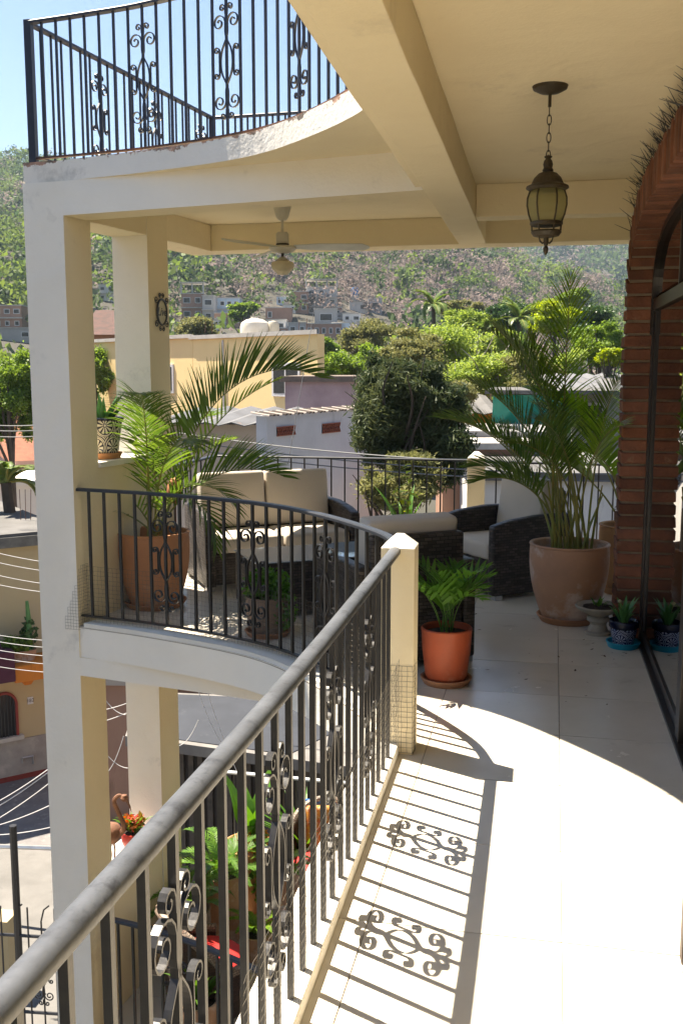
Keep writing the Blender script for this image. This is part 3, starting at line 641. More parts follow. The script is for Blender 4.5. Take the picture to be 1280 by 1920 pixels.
# --- tall palm in the left terracotta pot
lp = thing('potted_palm', 'arching palm in a tall terracotta pot behind the curved railing', 'potted plant', (-2.76,6.98,0))
TERRAL = mat('sunny_terracotta', (.54,.25,.115), .8, (.46,.21,.10), 5, 1, .15, 40, stain=(.58,.38,.26), sscale=2.2, sthr=.56)
saucer(lp, .235, .045, SAUC); pot(lp, [(r,z+.02) for r,z in big_pot_profile(.175,.258,.54)], TERRAL, wob=.006); disc(lp, .215, .47)
LPF = [(356, 76, 1.95, 108, dict(n=46, ll=.42, vee=64, side_droop=.30, start=.40, power=2.2)), (278, 88, 1.62, 95, dict(n=40, ll=.38, vee=12, side_droop=.9, start=.42)),
       (6, 62, 1.22, 92, dict(n=32, ll=.40, vee=55, side_droop=.4)), (186, 52, .80, 120, dict(n=22, ll=.24, vee=20, side_droop=.8, start=.35)),
       (318, 66, 1.15, 165, dict(n=28, ll=.34, vee=15, side_droop=1.0)), (35, 70, 1.65, 55, dict(n=26, ll=.28, vee=30, leaf='y')),
       (300, 82, 1.35, 105, dict(n=34, ll=.40, vee=15, side_droop=.8, start=.4)), (100, 80, 1.5, 70, dict(n=28, ll=.3, leaf='y')), (120, 84, 1.5, 60, dict(n=28, ll=.32, vee=20, side_droop=.8)),
       (335, 72, 1.05, 135, dict(n=28, ll=.32, vee=20, side_droop=.7)), (55, 62, 1.2, 60, dict(n=22, ll=.28, leaf='y')), (150, 60, .80, 80, dict(n=20, ll=.20, leaf='y')), (60, 78, 1.35, 80, dict(n=30, ll=.36, vee=40))]
for k, (az, e0, L_, dr, kw) in enumerate(LPF):
    kw = dict(kw); lf_ = LEAFY if kw.pop('leaf', None) else LEAFP
    add_frond(lp, (.05*math.cos(k*2.4), .05*math.sin(k*2.4), .48), az, e0, L_, dr, seed=k, leaf=lf_, lw=.021, rr=.008, **kw)
# --- big areca palm on the right
ap_ = thing('potted_palm', 'many stemmed palm in a wide terracotta pot beside the brick pier', 'potted plant', (.237,7.10,0))
saucer(ap_, .215, .045, SAUC); pot(ap_, [(r,z+.02) for r,z in big_pot_profile(.175,.268,.53)], TERRA, wob=.006); disc(ap_, .235, .47)
rg = random.Random(11)
APF = [(75, 87, 2.0, 30, .44), (150, 85, 1.75, 45, .42), (176, 80, 1.35, 80, .34), (182, 72, 1.05, 85, .30), (100, 84, 1.75, 50, .38), (275, 80, 1.35, 80, .30), (215, 80, 1.20, 85, .30), (125, 82, 1.80, 50, .40),
       (60, 84, 1.45, 60, .30), (200, 76, 1.0, 100, .28), (85, 76, 1.4, 80, .34), (150, 82, 1.45, 60, .34), (110, 72, 1.35, 80, .34), (235, 82, 1.35, 80, .32), (140, 74, 1.3, 70, .34), (90, 80, 1.1, 90, .28)]
for k, (az, e0, L_, dr, ll) in enumerate(APF):
    a = rg.uniform(0,6.28); r_ = rg.uniform(.02,.12)
    add_frond(ap_, (r_*math.cos(a), r_*math.sin(a), .48), az, e0, L_, dr, n=34, ll=ll*.92, lw=.0165, vee=38, side_droop=.55, start=.46, seed=100+k, rr=.010, leaf=LEAFP if k % 5 else LEAFY)
for k in range(10):
    a = rg.uniform(0,6.28); r_ = rg.uniform(.03,.16); d = Vector((rg.uniform(-.25,.25), rg.uniform(-.25,.25), 1)); h = rg.uniform(.4,.8); b = Vector((r_*math.cos(a), r_*math.sin(a), .47))
    MB().tube([b, b+d*h*.5, b+d*h+Vector((d.x,d.y,0))*.1], [.011,.009,.005], 6).build('cane', STEM, ap_, smooth=True, world=False)
def tuft(t, n, r, z, L_, spread, lw, leaf, seed, curl=70, nm='leaf', e=(50,85)):
    """strap leaves from a crown"""
    rg = random.Random(seed)
    for k in range(n):
        a = rg.uniform(0,6.283); el = rad(rg.uniform(*e)); ll = L_*rg.uniform(.65,1.1); p = Vector((r*rg.random()*math.cos(a), r*rg.random()*math.sin(a), z)); h = Vector((math.cos(a), math.sin(a), 0)); s_ = Vector((-h.y,h.x,0)); mb = MB(); N = 7
        for i in range(N+1):
            u = i/N; w_ = lw*(.35+1.5*u if u < .4 else 1.6*(1-u)**.8)*.5+.0008
            up_ = Vector((0,0,1))*math.cos(el)-h*math.sin(el)
            mb.v += [tuple(p-s_*w_+up_*w_*.35), tuple(p), tuple(p+s_*w_+up_*w_*.35)]
            p = p+(h*math.cos(el)+Vector((0,0,1))*math.sin(el))*(ll/N); el -= rad(curl/N)*(.5+u)
        for i in range(N): b = 3*i; mb.f += [(b,b+1,b+4,b+3),(b+1,b+2,b+5,b+4)]
        mb.build(nm, leaf, t, world=False)
# --- small palm in the bright orange pot
op = thing('potted_plant', 'small green parlour palm in a bright orange clay pot on a saucer', 'potted plant', (-.47,5.52,0))
saucer(op, .145, .035, SAUC); pot(op, [(.105,.015),(.118,.05),(.135,.20),(.141,.30),(.143,.315),(.137,.322),(.130,.315),(.127,.27)], TERRA2); disc(op, .127, .285)
rg = random.Random(21)
for k in range(17):
    az = k*360/17+rg.uniform(-12,12); add_frond(op, (.03*math.cos(k), .03*math.sin(k), .285), az, rg.uniform(74,89), rg.uniform(.28,.50), rg.uniform(45,95), n=7, ll=.16, lw=.032, start=.42, vee=28, side_droop=.5, seed=200+k, rr=.0035, leaf=LEAFD, stem=LEAFD)
# --- bushy low pot behind the curved railing
sp_ = thing('potted_plant', 'weathered clay pot of trailing small leaved herbs behind the curved railing', 'potted plant', (-1.72,6.33,0))
saucer(sp_, .155, .035, SAUC); pot(sp_, [(r,z+.015) for r,z in big_pot_profile(.10,.14,.25,.015)], GREYT); disc(sp_, .12, .235)
def leaf_cloud(n, cen, radii, size, seed, low=-1, shape='ball', elong=1.6):
    g = np.random.default_rng(seed); d = g.normal(size=(n,3)); d /= np.linalg.norm(d, axis=1)[:,None]; d *= (g.random(n)**.45)[:,None]
    c = d*np.array(radii)+np.array(cen); return leaf_quads(c, size, g, elong)
def leaf_quads(c, size, g, elong=1.6, flat=.0):
    n = len(c); a = g.normal(size=(n,3)); a[:,2] *= (1-flat); a /= np.linalg.norm(a, axis=1)[:,None]; b = g.normal(size=(n,3)); b -= (b*a).sum(1)[:,None]*a; b /= np.linalg.norm(b, axis=1)[:,None]
    s = (np.asarray(size)*g.uniform(.6,1.35,n))[:,None]; e = a*s*elong*.5; w_ = b*s*.5
    V = np.stack([c-e, c+w_*.9-e*.1, c+e, c-w_*.9-e*.1], 1).reshape(-1,3); F = np.arange(4*n).reshape(-1,4); return V, F
V, F = leaf_cloud(900, (0,0,.33), (.17,.17,.12), .026, 5); V2, F2 = leaf_cloud(420, (.12,-.04,.2), (.09,.11,.16), .024, 6)
link('foliage', np_mesh('foliage', np.vstack([V,V2]), np.vstack([F,F2+len(V)])), LEAFD, sp_, world=False)
# --- stone bird bath and talavera pot by the door
bb = thing('bird_bath', 'small cast stone bowl on a pedestal holding succulents', 'bird bath', (.425,6.76,0))
pot(bb, [(.085,0),(.085,.018),(.066,.026),(.052,.07),(.060,.085),(.075,.095),(.072,.115),(.058,.125),(.10,.150),(.142,.172),(.152,.19),(.148,.198),(.125,.192),(.06,.172),(0,.168)], STONE)
disc(bb, .12, .182); tuft(bb, 9, .04, .19, .07, 1, .016, LEAFD, 31, 40)
def talavera(name, c_dark, c_light, kx, kz):
    """painted glaze: rosettes with petals in rows, borders and dots, dark on white"""
    m = bpy.data.materials.new(name); m.use_nodes = True; nt = m.node_tree; L = nt.links.new; b = nt.nodes['Principled BSDF']
    tc = _n(nt,'ShaderNodeTexCoord'); sp = _n(nt,'ShaderNodeSeparateXYZ'); L(tc.outputs['Object'], sp.inputs[0])
    def M(op, a, c=None):
        n = _n(nt,'ShaderNodeMath',operation=op)
        for i, v in enumerate((a, c)):
            if v is None: continue
            if isinstance(v, (int,float)): n.inputs[i].default_value = v
            else: L(v, n.inputs[i])
        return n.outputs[0]
    ang = M('MULTIPLY', M('ARCTAN2', sp.outputs[1], sp.outputs[0]), kx/(2*math.pi)); zz = M('MULTIPLY', sp.outputs[2], kz)
    row = M('FLOOR', zz); a2 = M('ADD', ang, M('MULTIPLY', row, .5))
    u = M('SUBTRACT', M('FRACT', M('ADD', a2, 50.0)), .5); v = M('SUBTRACT', M('FRACT', zz), .5)
    r = M('SQRT', M('ADD', M('MULTIPLY', u, u), M('MULTIPLY', v, v))); th = M('ARCTAN2', v, u)
    pet = M('GREATER_THAN', M('ADD', M('COSINE', M('MULTIPLY', th, 10.0)), .15), 0.0)
    inr = M('MULTIPLY', M('LESS_THAN', r, .38), M('GREATER_THAN', r, .09)); f = M('MULTIPLY', pet, inr)
    dot = M('LESS_THAN', r, .055); ring = M('MULTIPLY', M('GREATER_THAN', r, .43), M('LESS_THAN', r, .48))
    wv = M('GREATER_THAN', M('SINE', M('ADD', M('MULTIPLY', r, 60.0), M('MULTIPLY', th, 2.0))), .2); out_ = M('MULTIPLY', M('GREATER_THAN', r, .50), wv)
    light = M('MINIMUM', M('ADD', M('ADD', f, dot), M('ADD', ring, out_)), 1.0)
    mx = _n(nt,'ShaderNodeMix',data_type='RGBA'); mx.inputs[6].default_value = c4(c_dark); mx.inputs[7].default_value = c4(c_light); L(light, mx.inputs[0]); L(mx.outputs[2], b.inputs['Base Color']); b.inputs['Roughness'].default_value = .15
    return m
TALB = talavera('blue_talavera', (.006,.010,.06), (.34,.38,.50), 5, 10); TALK = talavera('black_talavera', (.018,.018,.035), (.62,.58,.46), 6, 6.2)
DARKG = mat('dark_glaze', (.008,.010,.03), .15)
bp_ = thing('potted_plant', 'blue and white painted pot with a small succulent in a turquoise saucer', 'potted plant', (.565,6.47,0))
saucer(bp_, .108, .036, mat('turquoise_plastic', (.012,.30,.46), .35)); pot(bp_, [(.062,.014),(.070,.05),(.084,.125)], TALB); pot(bp_, [(.085,.1255),(.092,.132),(.094,.168),(.090,.174),(.084,.168),(.080,.14)], DARKG, nm='rim'); disc(bp_, .08, .145)
tuft(bp_, 13, .03, .15, .19, 1, .032, ALOE, 41, 45); MB().tube([(0,0,.15),(-.02,0,.24),(-.03,.0,.29)],[.003,.003,.002],5).build('flower_stalk', STEM, bp_, world=False); MB().lathe([(0,.28),(.012,.288),(.014,.296),(.0,.306)],10,c=(-.03,0,0)).build('seed_head', mat('dry_head', (.5,.45,.25), .8), bp_, smooth=True, world=False)
# --- ochre pot behind the pier, big leaves
p2_ = thing('potted_palm', 'ochre clay pot with broad leaves half hidden by the brick pier', 'potted plant', (.70,8.12,0))
saucer(p2_, .19, .05, TERRAO); pot(p2_, [(r,z+.02) for r,z in big_pot_profile(.125,.205,.52)], TERRAO); disc(p2_, .18, .46)
for k, (az, e0, L_, dr) in enumerate(((200,80,1.5,70),(140,75,1.3,60),(230,70,1.2,80),(180,62,1.1,60),(60,80,1.4,60),(320,75,1.2,80))): add_frond(p2_, (0,0,.47), az, e0, L_, dr, n=20, ll=.36, lw=.05, vee=30, side_droop=.6, start=.45, seed=300+k, rr=.010, leaf=LEAFP if k % 2 else LEAFY)
# --- plants standing behind the near armchair
sh_ = thing('potted_plant', 'yellow green shrub standing between the two armchairs', 'potted plant', (-1.08,8.45,0))
pot(sh_, big_pot_profile(.11,.15,.26,.015), TERRA); disc(sh_, .13, .22)
rg = random.Random(8); stm = MB(); stm.tube([(0,0,.22),(.02,0,.6),(.05,.02,.98)], [.009,.007,.003], 6); stm.tube([(.01,0,.4),(-.06,0,.7),(-.10,.02,.86)], [.006,.005,.003], 6); stm.build('stem', STEM, sh_, smooth=True, world=False)
LEAFB = leafmat('lime_leaf', (.16,.30,.02), (.36,.44,.03), .5, .4, .4, 6)
tuft(sh_, 8, .03, .22, .62, 1, .055, LEAFD, 55, 40, e=(60,86))
for k in range(26):
    u = rg.random(); b = Vector((.02,0,.55)).lerp(Vector((.05,.02,1.0)), u) if k % 3 else Vector((-.04,0,.6)).lerp(Vector((-.1,.02,.86)), u)
    a = rg.uniform(0,6.28); d = Vector((math.cos(a), math.sin(a), rg.uniform(-.3,.5))).normalized(); s_ = d.cross(Vector((0,0,1))).normalized(); ll = rg.uniform(.09,.14); mb = MB()
    mb.add([b, b+d*ll*.4+s_*ll*.25, b+d*ll+Vector((0,0,-.02)), b+d*ll*.4-s_*ll*.25, b+d*ll*.45-Vector((0,0,.006))], [(0,1,4),(1,2,4),(2,3,4),(3,0,4)]); mb.build('leaf', LEAFB, sh_, world=False)
# --- aloe in the painted pot on the parapet
ac = P1+RD*(-.135)+SD*.60
al = thing('potted_plant', 'aloe in a black and white painted pot on the parapet', 'potted plant', (ac.x,ac.y,1.102))
saucer(al, .135, .04, TERRAO); pot(al, [(.100,.012),(.108,.05),(.128,.20),(.140,.275)], TALK, 48); pot(al, [(.1405,.2755),(.150,.279),(.152,.292),(.143,.296),(.134,.285),(.130,.255)], DARKG, 48, 'rim'); disc(al, .13, .262)
rg = random.Random(4)
for k in range(15):
    a = k*2.4; el = rad(rg.uniform(42,84)); ll = rg.uniform(.16,.29); h = Vector((math.cos(a), math.sin(a), 0)); p = Vector((.035*math.cos(a), .035*math.sin(a), .258)); pts = []
    for i in range(7): pts.append(p.copy()); p = p+(h*math.cos(el)+Vector((0,0,1))*math.sin(el))*(ll/6); el += rad(rg.uniform(-5,3))
    s_ = Vector((-h.y,h.x,0)); pr = [(-.5,.16),(-.25,-.10),(0,-.20),(.25,-.10),(.5,.16),(0,.02)]
    MB().sweep(pts, [(x*.052, y*.052) for x,y in pr], scale=[1,1,.9,.75,.55,.3,.04], up=(0,0,1) if el < 1.2 else tuple(-h)).build('leaf', ALOE, al, smooth=True, world=False)
# --- clay ornament on a stake in the left pot
oc = onz(327, 985, .80); CLAY = mat('orange_clay', (.50,.22,.11), .8, (.42,.18,.09), 12, 1)
orn = thing('clay_ornament', 'orange clay face ornament on a stake beside the sofa arm', 'ornament', (-2.60,7.02,0))
MB().lathe([(0,0),(.035,.012),(.055,.05),(.060,.10),(.052,.15),(.03,.185),(0,.195)], 18, c=(0,0,.76)).build('head', CLAY, orn, smooth=True, world=False)
for s in (-1,1): MB().lathe([(0,-.012),(.015,-.006),(.016,.006),(0,.012)], 10, c=(s*.024+.01,-.050,.83)).build('eye_socket', SOIL, orn, smooth=True, world=False)
MB().tube([(0,0,.50),(0,0,.77)], .006, 6).build('stake', RUSTY, orn, world=False)
# ================================================================ FAN, LANTERN, PLAQUE
fan = thing('ceiling_fan', 'white three bladed ceiling fan with a frosted globe lamp', 'ceiling fan', (-1.90,7.52,ZC))
FANW = mat('aged_white_metal', (.62,.59,.50), .35, (.55,.52,.43), 8, 1); FBL = mat('fan_blade', (.60,.62,.58), .45)
MB().lathe([(.03,-.105),(.045,-.085),(.062,-.03),(.066,0)], 24).build('canopy', FANW, fan, smooth=True, world=False)
MB().lathe([(.011,-.20),(.011,-.10)], 12).build('rod', FANW, fan, smooth=True, world=False)
MB().lathe([(.045,-.275),(.048,-.27),(.048,-.205),(.038,-.192),(.012,-.19)], 24).build('motor', FANW, fan, smooth=True, world=False)
MB().lathe([(.044,-.286),(.049,-.284),(.049,-.2755),(.045,-.2755)], 24).build('band', IRON, fan, smooth=True, world=False)
MB().lathe([(.03,-.345),(.075,-.335),(.105,-.31),(.098,-.296),(.05,-.287)], 28).build('blade_hub', FANW, fan, smooth=True, world=False)
for az in (352, 234, 112):
    A = rad(az+AZ0); h = Vector((math.cos(A), math.sin(A), 0)); s_ = Vector((-h.y,h.x,0)); mb = MB(); N = 12; top = []; 
    for i in range(N+1):
        u = i/N; r_ = .09+.56*u; w_ = (.030+.026*min(1,u*3))*(1 if u < .93 else math.sqrt(max(0,1-((u-.93)/.07)**2))*.75+.25)
        c = h*r_+Vector((0,0,-.302-.01*u)); mb.v += [tuple(c-s_*w_+Vector((0,0,.020*w_/.07))), tuple(c+s_*w_-Vector((0,0,.020*w_/.07))), tuple(c+s_*w_-Vector((0,0,.020*w_/.07-.006))), tuple(c-s_*w_+Vector((0,0,.020*w_/.07+.006)))]
    for i in range(N): b = 4*i; mb.f += [(b,b+4,b+5,b+1),(b+1,b+5,b+6,b+2),(b+2,b+6,b+7,b+3),(b+3,b+7,b+4,b)]
    mb.f += [(0,1,2,3),(4*N+3,4*N+2,4*N+1,4*N)]; mb.build('blade', FBL, fan, world=False)
MB().lathe([(.012,-.372),(.012,-.344)], 10).build('lamp_neck', IRON, fan, world=False); MB().lathe([(.04,-.40),(.045,-.39),(.02,-.372),(.0,-.37)], 20).build('lamp_cap', FANW, fan, smooth=True, world=False)
MB().lathe([(0,-.505),(.035,-.50),(.06,-.478),(.082,-.455),(.088,-.43),(.078,-.408),(.046,-.398),(.03,-.398)], 28).build('globe', mat('frosted_globe', (.62,.55,.38), .25, spec=.6), fan, smooth=True, world=False)
BRZ = mat('aged_bronze', (.032,.022,.012), .5, (.06,.045,.022), 14, 1, .1, 60, spec=.5)
ln = thing('hanging_lantern', 'dark bronze lantern hanging by a chain from the ceiling', 'lantern', (.012,4.62,ZC))
MB().lathe([(.012,-.034),(.045,-.026),(.072,-.012),(.076,0)], 28).build('ceiling_plate', BRZ, ln, smooth=True, world=False); MB().lathe([(.007,-.085),(.007,-.03)], 8).build('hook', BRZ, ln, world=False)
zc = -.08; k = 0
while zc > -.285:
    pts = [(.0088*math.cos(a)*(1 if k % 2 else 0), .0088*math.cos(a)*(0 if k % 2 else 1), zc-.0215+.0215*math.sin(a)) for a in [2*math.pi*i/14 for i in range(14)]]
    MB().tube(pts, .0024, 5, closed=True).build('chain_link', BRZ, ln, smooth=True, world=False); zc -= .0365; k += 1
MB().lathe([(.022,-.352),(.024,-.345),(.018,-.336),(.021,-.322),(.017,-.306),(.010,-.298),(.017,-.292),(.017,-.288),(.006,-.284),(.0,-.28)], 18).build('finial', BRZ, ln, smooth=True, world=False)
def octa(prof, nm, m, n=8): MB().lathe(prof, n).build(nm, m, ln, world=False)
octa([(.080,-.428),(.092,-.421),(.090,-.413),(.070,-.404),(.058,-.378),(.040,-.36),(.022,-.353)], 'cap', BRZ, 24)
GL = bpy.data.materials.new('lantern_glass'); GL.use_nodes = True; _t = GL.node_tree; _b = _t.nodes['Principled BSDF']; _b.inputs['Base Color'].default_value = (.55,.53,.34,1); _b.inputs['Roughness'].default_value = .12
_tr = _t.nodes.new('ShaderNodeBsdfTransparent'); _tr.inputs[0].default_value = (.92,.90,.66,1); _tl = _t.nodes.new('ShaderNodeBsdfTranslucent'); _tl.inputs[0].default_value = (.75,.70,.42,1); _m1 = _t.nodes.new('ShaderNodeMixShader'); _m1.inputs[0].default_value = .45; _m2 = _t.nodes.new('ShaderNodeMixShader'); _m2.inputs[0].default_value = .12
_t.links.new(_tr.outputs[0], _m1.inputs[1]); _t.links.new(_tl.outputs[0], _m1.inputs[2]); _t.links.new(_m1.outputs[0], _m2.inputs[1]); _t.links.new(_b.outputs[0], _m2.inputs[2]); _t.links.new(_m2.outputs[0], _t.nodes['Material Output'].inputs[0])
gp = [(.060,-.565),(.073,-.53),(.081,-.49),(.080,-.46),(.070,-.43)]; octa(gp, 'glass_globe', GL, 6)
MB().lathe([(.008,-.52),(.012,-.515),(.012,-.45),(.006,-.44)], 10).build('candle_tube', mat('ivory', (.7,.66,.5), .5), ln, smooth=True, world=False)
for i in range(6): A = 2*math.pi*i/6; MB().tube([((r+.003)*math.cos(A), (r+.003)*math.sin(A), z) for r, z in [(.058,-.60)]+gp], .0042, 5).build('rib', BRZ, ln, world=False)
octa([(.06,-.580),(.070,-.574),(.070,-.563),(.062,-.560)], 'ring', BRZ, 24); octa([(.030,-.628),(.055,-.622),(.066,-.606),(.060,-.598),(.035,-.606)], 'base', BRZ, 24)
MB().lathe([(0,-.705),(.010,-.69),(.012,-.672),(.006,-.664),(.011,-.655),(.011,-.63),(.016,-.625)], 12).build('drop_finial', BRZ, ln, smooth=True, world=False)
for i in range(4): A = math.pi/4+math.pi/2*i; MB().tube([(.044*math.cos(A),.044*math.sin(A),-.62),(.036*math.cos(A),.036*math.sin(A),-.642),(.022*math.cos(A),.022*math.sin(A),-.652),(.010*math.cos(A),.010*math.sin(A),-.648)], .0025, 5).build('scroll', BRZ, ln, world=False)
# plaque
pc = P1+SD*1.25+RD*.003; PZ = 2.175
pq = thing('wall_plaque', 'oval name plaque in a black scrolled frame on the cream pillar', 'plaque', (pc.x,pc.y,PZ))
def pv(u, v, o): q = SD*u+RD*o; return Vector((q.x, q.y, v))
N = 40; m = MB(); m.add([pv(.068*math.cos(2*math.pi*i/N), .088*math.sin(2*math.pi*i/N), .006) for i in range(N)]+[pv(.068*math.cos(2*math.pi*i/N), .088*math.sin(2*math.pi*i/N), .0) for i in range(N)], [tuple(range(N))]+[(i, N+i, N+(i+1)%N, (i+1)%N) for i in range(N)])
m.build('oval_panel', mat('cream_panel', (.62,.58,.40), .6), pq, world=False)
MB().tube([pv(.074*math.cos(2*math.pi*i/N), .096*math.sin(2*math.pi*i/N),   .008) for i in range(N)], .0085, 6, closed=True).build('oval_frame', IRON, pq, smooth=True, world=False)
sb = MB()
for su in (-1,1):
    for sv in (-1,1):
        for c, r in (((su*.078, sv*.092), .026), ((su*.022, sv*.128), .018)):
            a0 = math.atan2(-c[1], -c[0]); sb = MB(); sb.tube([pv(c[0]+r*(1-.75*i/20)*math.cos(a0+su*sv*2.6*math.pi*i/20), c[1]+r*(1-.75*i/20)*math.sin(a0+su*sv*2.6*math.pi*i/20), .006) for i in range(21)], .0042, 5); sb.build('scroll', IRON, pq, world=False)
fc = bpy.data.curves.new('lettering', 'FONT'); fc.body = 'Live'; fc.size = .090; fc.shear = .35; fc.align_x = 'CENTER'; fc.align_y = 'CENTER'; fc.extrude = .001; fc.offset = .0008; fc.materials.append(IRON)
ft = bpy.data.objects.new('lettering_curve', fc); COL.objects.link(ft); bpy.context.view_layer.update()
fm = bpy.data.meshes.new_from_object(ft.evaluated_get(bpy.context.evaluated_depsgraph_get())); bpy.data.objects.remove(ft); fm.materials.clear(); fm.materials.append(IRON)
fo = bpy.data.objects.new('lettering', fm); COL.objects.link(fo); fo.parent = pq
fo.matrix_local = Matrix.Translation(pv(0,0,.0075)) @ Matrix(((SD.x,0,RD.x,0),(SD.y,0,RD.y,0),(0,1,0,0),(0,0,0,1)))
# ================================================================ THE TERRACE ONE STOREY DOWN
ZL = -3.07
LT = mat('lower_tile', (.62,.58,.50), .4, (.52,.48,.41), 3, 1, stain=(.42,.38,.32), sscale=2, sthr=.6)
lf_ = struct(MB().prism([(x,y) for x,y in OUTL], ZL-.005, ZL-.001), 'lower_floor', GROUT, 'floor of the terrace one storey down')
for i in range(-9, 6):
    for j in range(-3, 11):
        c = T0+tper*(i*.40)+tdir*(j*.40); g = .003
        q = [c+tper*g+tdir*g, c+tper*(.40-g)+tdir*g, c+tper*(.40-g)+tdir*(.40-g), c+tper*g+tdir*(.40-g)]; pl = clip_poly(OUTL, [(p.x, p.y) for p in q])
        if len(pl) >= 3 and abs(sum(pl[k][0]*pl[(k+1)%len(pl)][1]-pl[(k+1)%len(pl)][0]*pl[k][1] for k in range(len(pl)))) > .01: MB().prism(pl, ZL-.0005, ZL+.004).build('tile', LT, lf_)
struct(wing_box(MB(), -.27, -.01, .312, 1.068, ZL, ZL+1.02), 'parapet_wall', CREAM, 'cream parapet of the lower terrace')
struct(wing_box(MB(), -.30, .02, .312, 1.068, ZL+1.0205, ZL+1.06), 'parapet_cap', WHITEP, 'pale coping on the lower parapet', bevel=.006)
WK2 = wicker('red_brown_wicker', (.10,.055,.04), (.055,.03,.025), .03, .012); RIMW = wicker('pale_braid', (.42,.34,.27), (.20,.12,.09), .016, .016)
REDC = mat('red_cushion', (.55,.025,.02), .7, (.45,.02,.02), 4, 1, .1, 60); LEAFC = mat('leaf_print_cushion', (.66,.66,.58), .8, (.60,.60,.54), 3, 1, stain=(.12,.30,.16), sscale=9, sthr=.53)
PATC = mat('patterned_cushion', (.70,.34,.05), .8, (.62,.10,.04), 22, 1, stain=(.75,.66,.45), sscale=26, sthr=.54); BLUEC = mat('blue_trim', (.02,.12,.42), .6)
def tub_chair(label, loc, rz, backmat):
    t = thing('tub_chair', label, 'chair', (*loc, ZL), rz=rad(rz)); n = 28; A0, A1 = rad(-35), rad(215)
    vs = []; fs = []
    for i in range(n+1):
        a = A0+(A1-A0)*i/n; h = .42+.40*max(0, math.sin(a))**.7 if math.sin(a) > 0 else .42
        for r, z in ((.30,.02),(.36,h),(.33,h),(.27,.02)): vs.append((r*math.cos(a), r*math.sin(a), z))
    for i in range(n):
        b = 4*i
        for q in range(4): fs.append((b+q, b+4+q, b+4+(q+1)%4, b+(q+1)%4))
    MB().add(vs, fs+[(0,1,2,3),(4*n+3,4*n+2,4*n+1,4*n)]).build('shell', WK2, t, smooth=True, world=False)
    pts = []
    for i in range(n+1):
        a = A0+(A1-A0)*i/n; h = .42+.40*max(0, math.sin(a))**.7 if math.sin(a) > 0 else .42; pts.append((.345*math.cos(a), .345*math.sin(a), h+.01))
    MB().tube(pts, .034, 8).build('braided_rim', RIMW, t, smooth=True, world=False)
    MB().lathe([(.0,.30),(.26,.30),(.29,.345),(.285,.39),(.24,.425),(.0,.435)], 26).build('seat_cushion', REDC, t, smooth=True, world=False)
    R = Matrix.Translation((0,.20,.44)) @ Matrix.Rotation(rad(-14), 4, 'X')
    MB().box(-.19,.19,-.05,.05,0,.36,R).build('back_cushion', backmat, t, bevel=.035, seg=3, smooth=True, world=False)
    return t
ca = onz(310, 1900, ZL); cb = onz(570, 1735, ZL)
tub_chair('dark wicker tub chair with leaf print cushion behind the lower railing', (-2.36,6.82), 131, LEAFC)
t2 = tub_chair('wicker tub chair with red seat and patterned cushion on the lower terrace', (-1.80,8.48), 8, PATC)
R = Matrix.Translation((0,.235,.43)) @ Matrix.Rotation(rad(-14), 4, 'X'); MB().box(-.215,.215,-.03,.03,0,.41,R).build('blue_backing', BLUEC, t2, bevel=.02, world=False)
tub_chair('wicker tub chair with plain red seat at the near side of the lower terrace', (-1.50,7.15), 165, REDC)
FERN = leafmat('fern_leaf', (.05,.13,.02), (.12,.24,.03), .40, .45, .3, 5)
def fern(label, loc, s, n, seed, potm, z=ZL, ph=.30, pr=.17, leaf=None):
    t = thing('potted_fern', label, 'potted plant', (*loc, z)); pot(t, big_pot_profile(pr*.7, pr, ph, .016), potm); disc(t, pr*.86, ph*.86); rg = random.Random(seed)
    for k in range(n): add_frond(t, (.02*math.cos(k), .02*math.sin(k), ph*.86), k*360/n+rg.uniform(-10,10), rg.uniform(45,82), s*rg.uniform(.7,1.1), rg.uniform(70,130), n=22, ll=.10*s/.6, lw=.022, start=.12, vee=8, side_droop=.2, seed=seed+k, rr=.003, leaf=leaf or FERN, stem=FERN)
    return t
fern('lush fern in a clay pot at the foot of the lower plaque pillar', (-2.52,7.72), .62, 18, 500, TERRA, ph=.62, pr=.20)
fern('sword fern in a clay pot behind the leaf print chair', (-2.66,7.28), .58, 14, 540, GREYT, ph=.5, pr=.17)
fern('trailing yellow green fern between the big planter and the patterned chair', (-2.08,7.95), .42, 14, 580, TERRA, ph=.55, pr=.16, leaf=LEAFY)
cn = thing('potted_plant', 'broad leaved canna in a big round clay planter on the lower terrace', 'potted plant', (-2.42,8.22,ZL))
pot(cn, big_pot_profile(.15,.24,.62), TERRAO); disc(cn, .15, .612)
tuft(cn, 9, .06, .60, .80, 1, .17, LEAFD, 71, 35, e=(66,88)); V, F = leaf_cloud(260, (.05,-.05,.68), (.2,.16,.10), .035, 72); V2, F2 = leaf_cloud(700, (.17,-.14,.42), (.13,.15,.28), .035, 73); link('trailing_foliage', np_mesh('trailing_foliage', V2, F2), FERN, cn, world=False); link('flowers', np_mesh('flowers', V, F), leafmat('orange_flower', (.60,.20,.02), (.15,.28,.03), .3), cn, world=False)
fern('small bright fern in a low pot in front of the big planter', (-2.16,7.48), .36, 14, 620, TERRA, ph=.24, pr=.13, leaf=LEAFY)
fern('drooping fern beside the patterned chair, near the far railing', (-1.30,8.55), .50, 14, 660, GREYT, ph=.45, pr=.15)
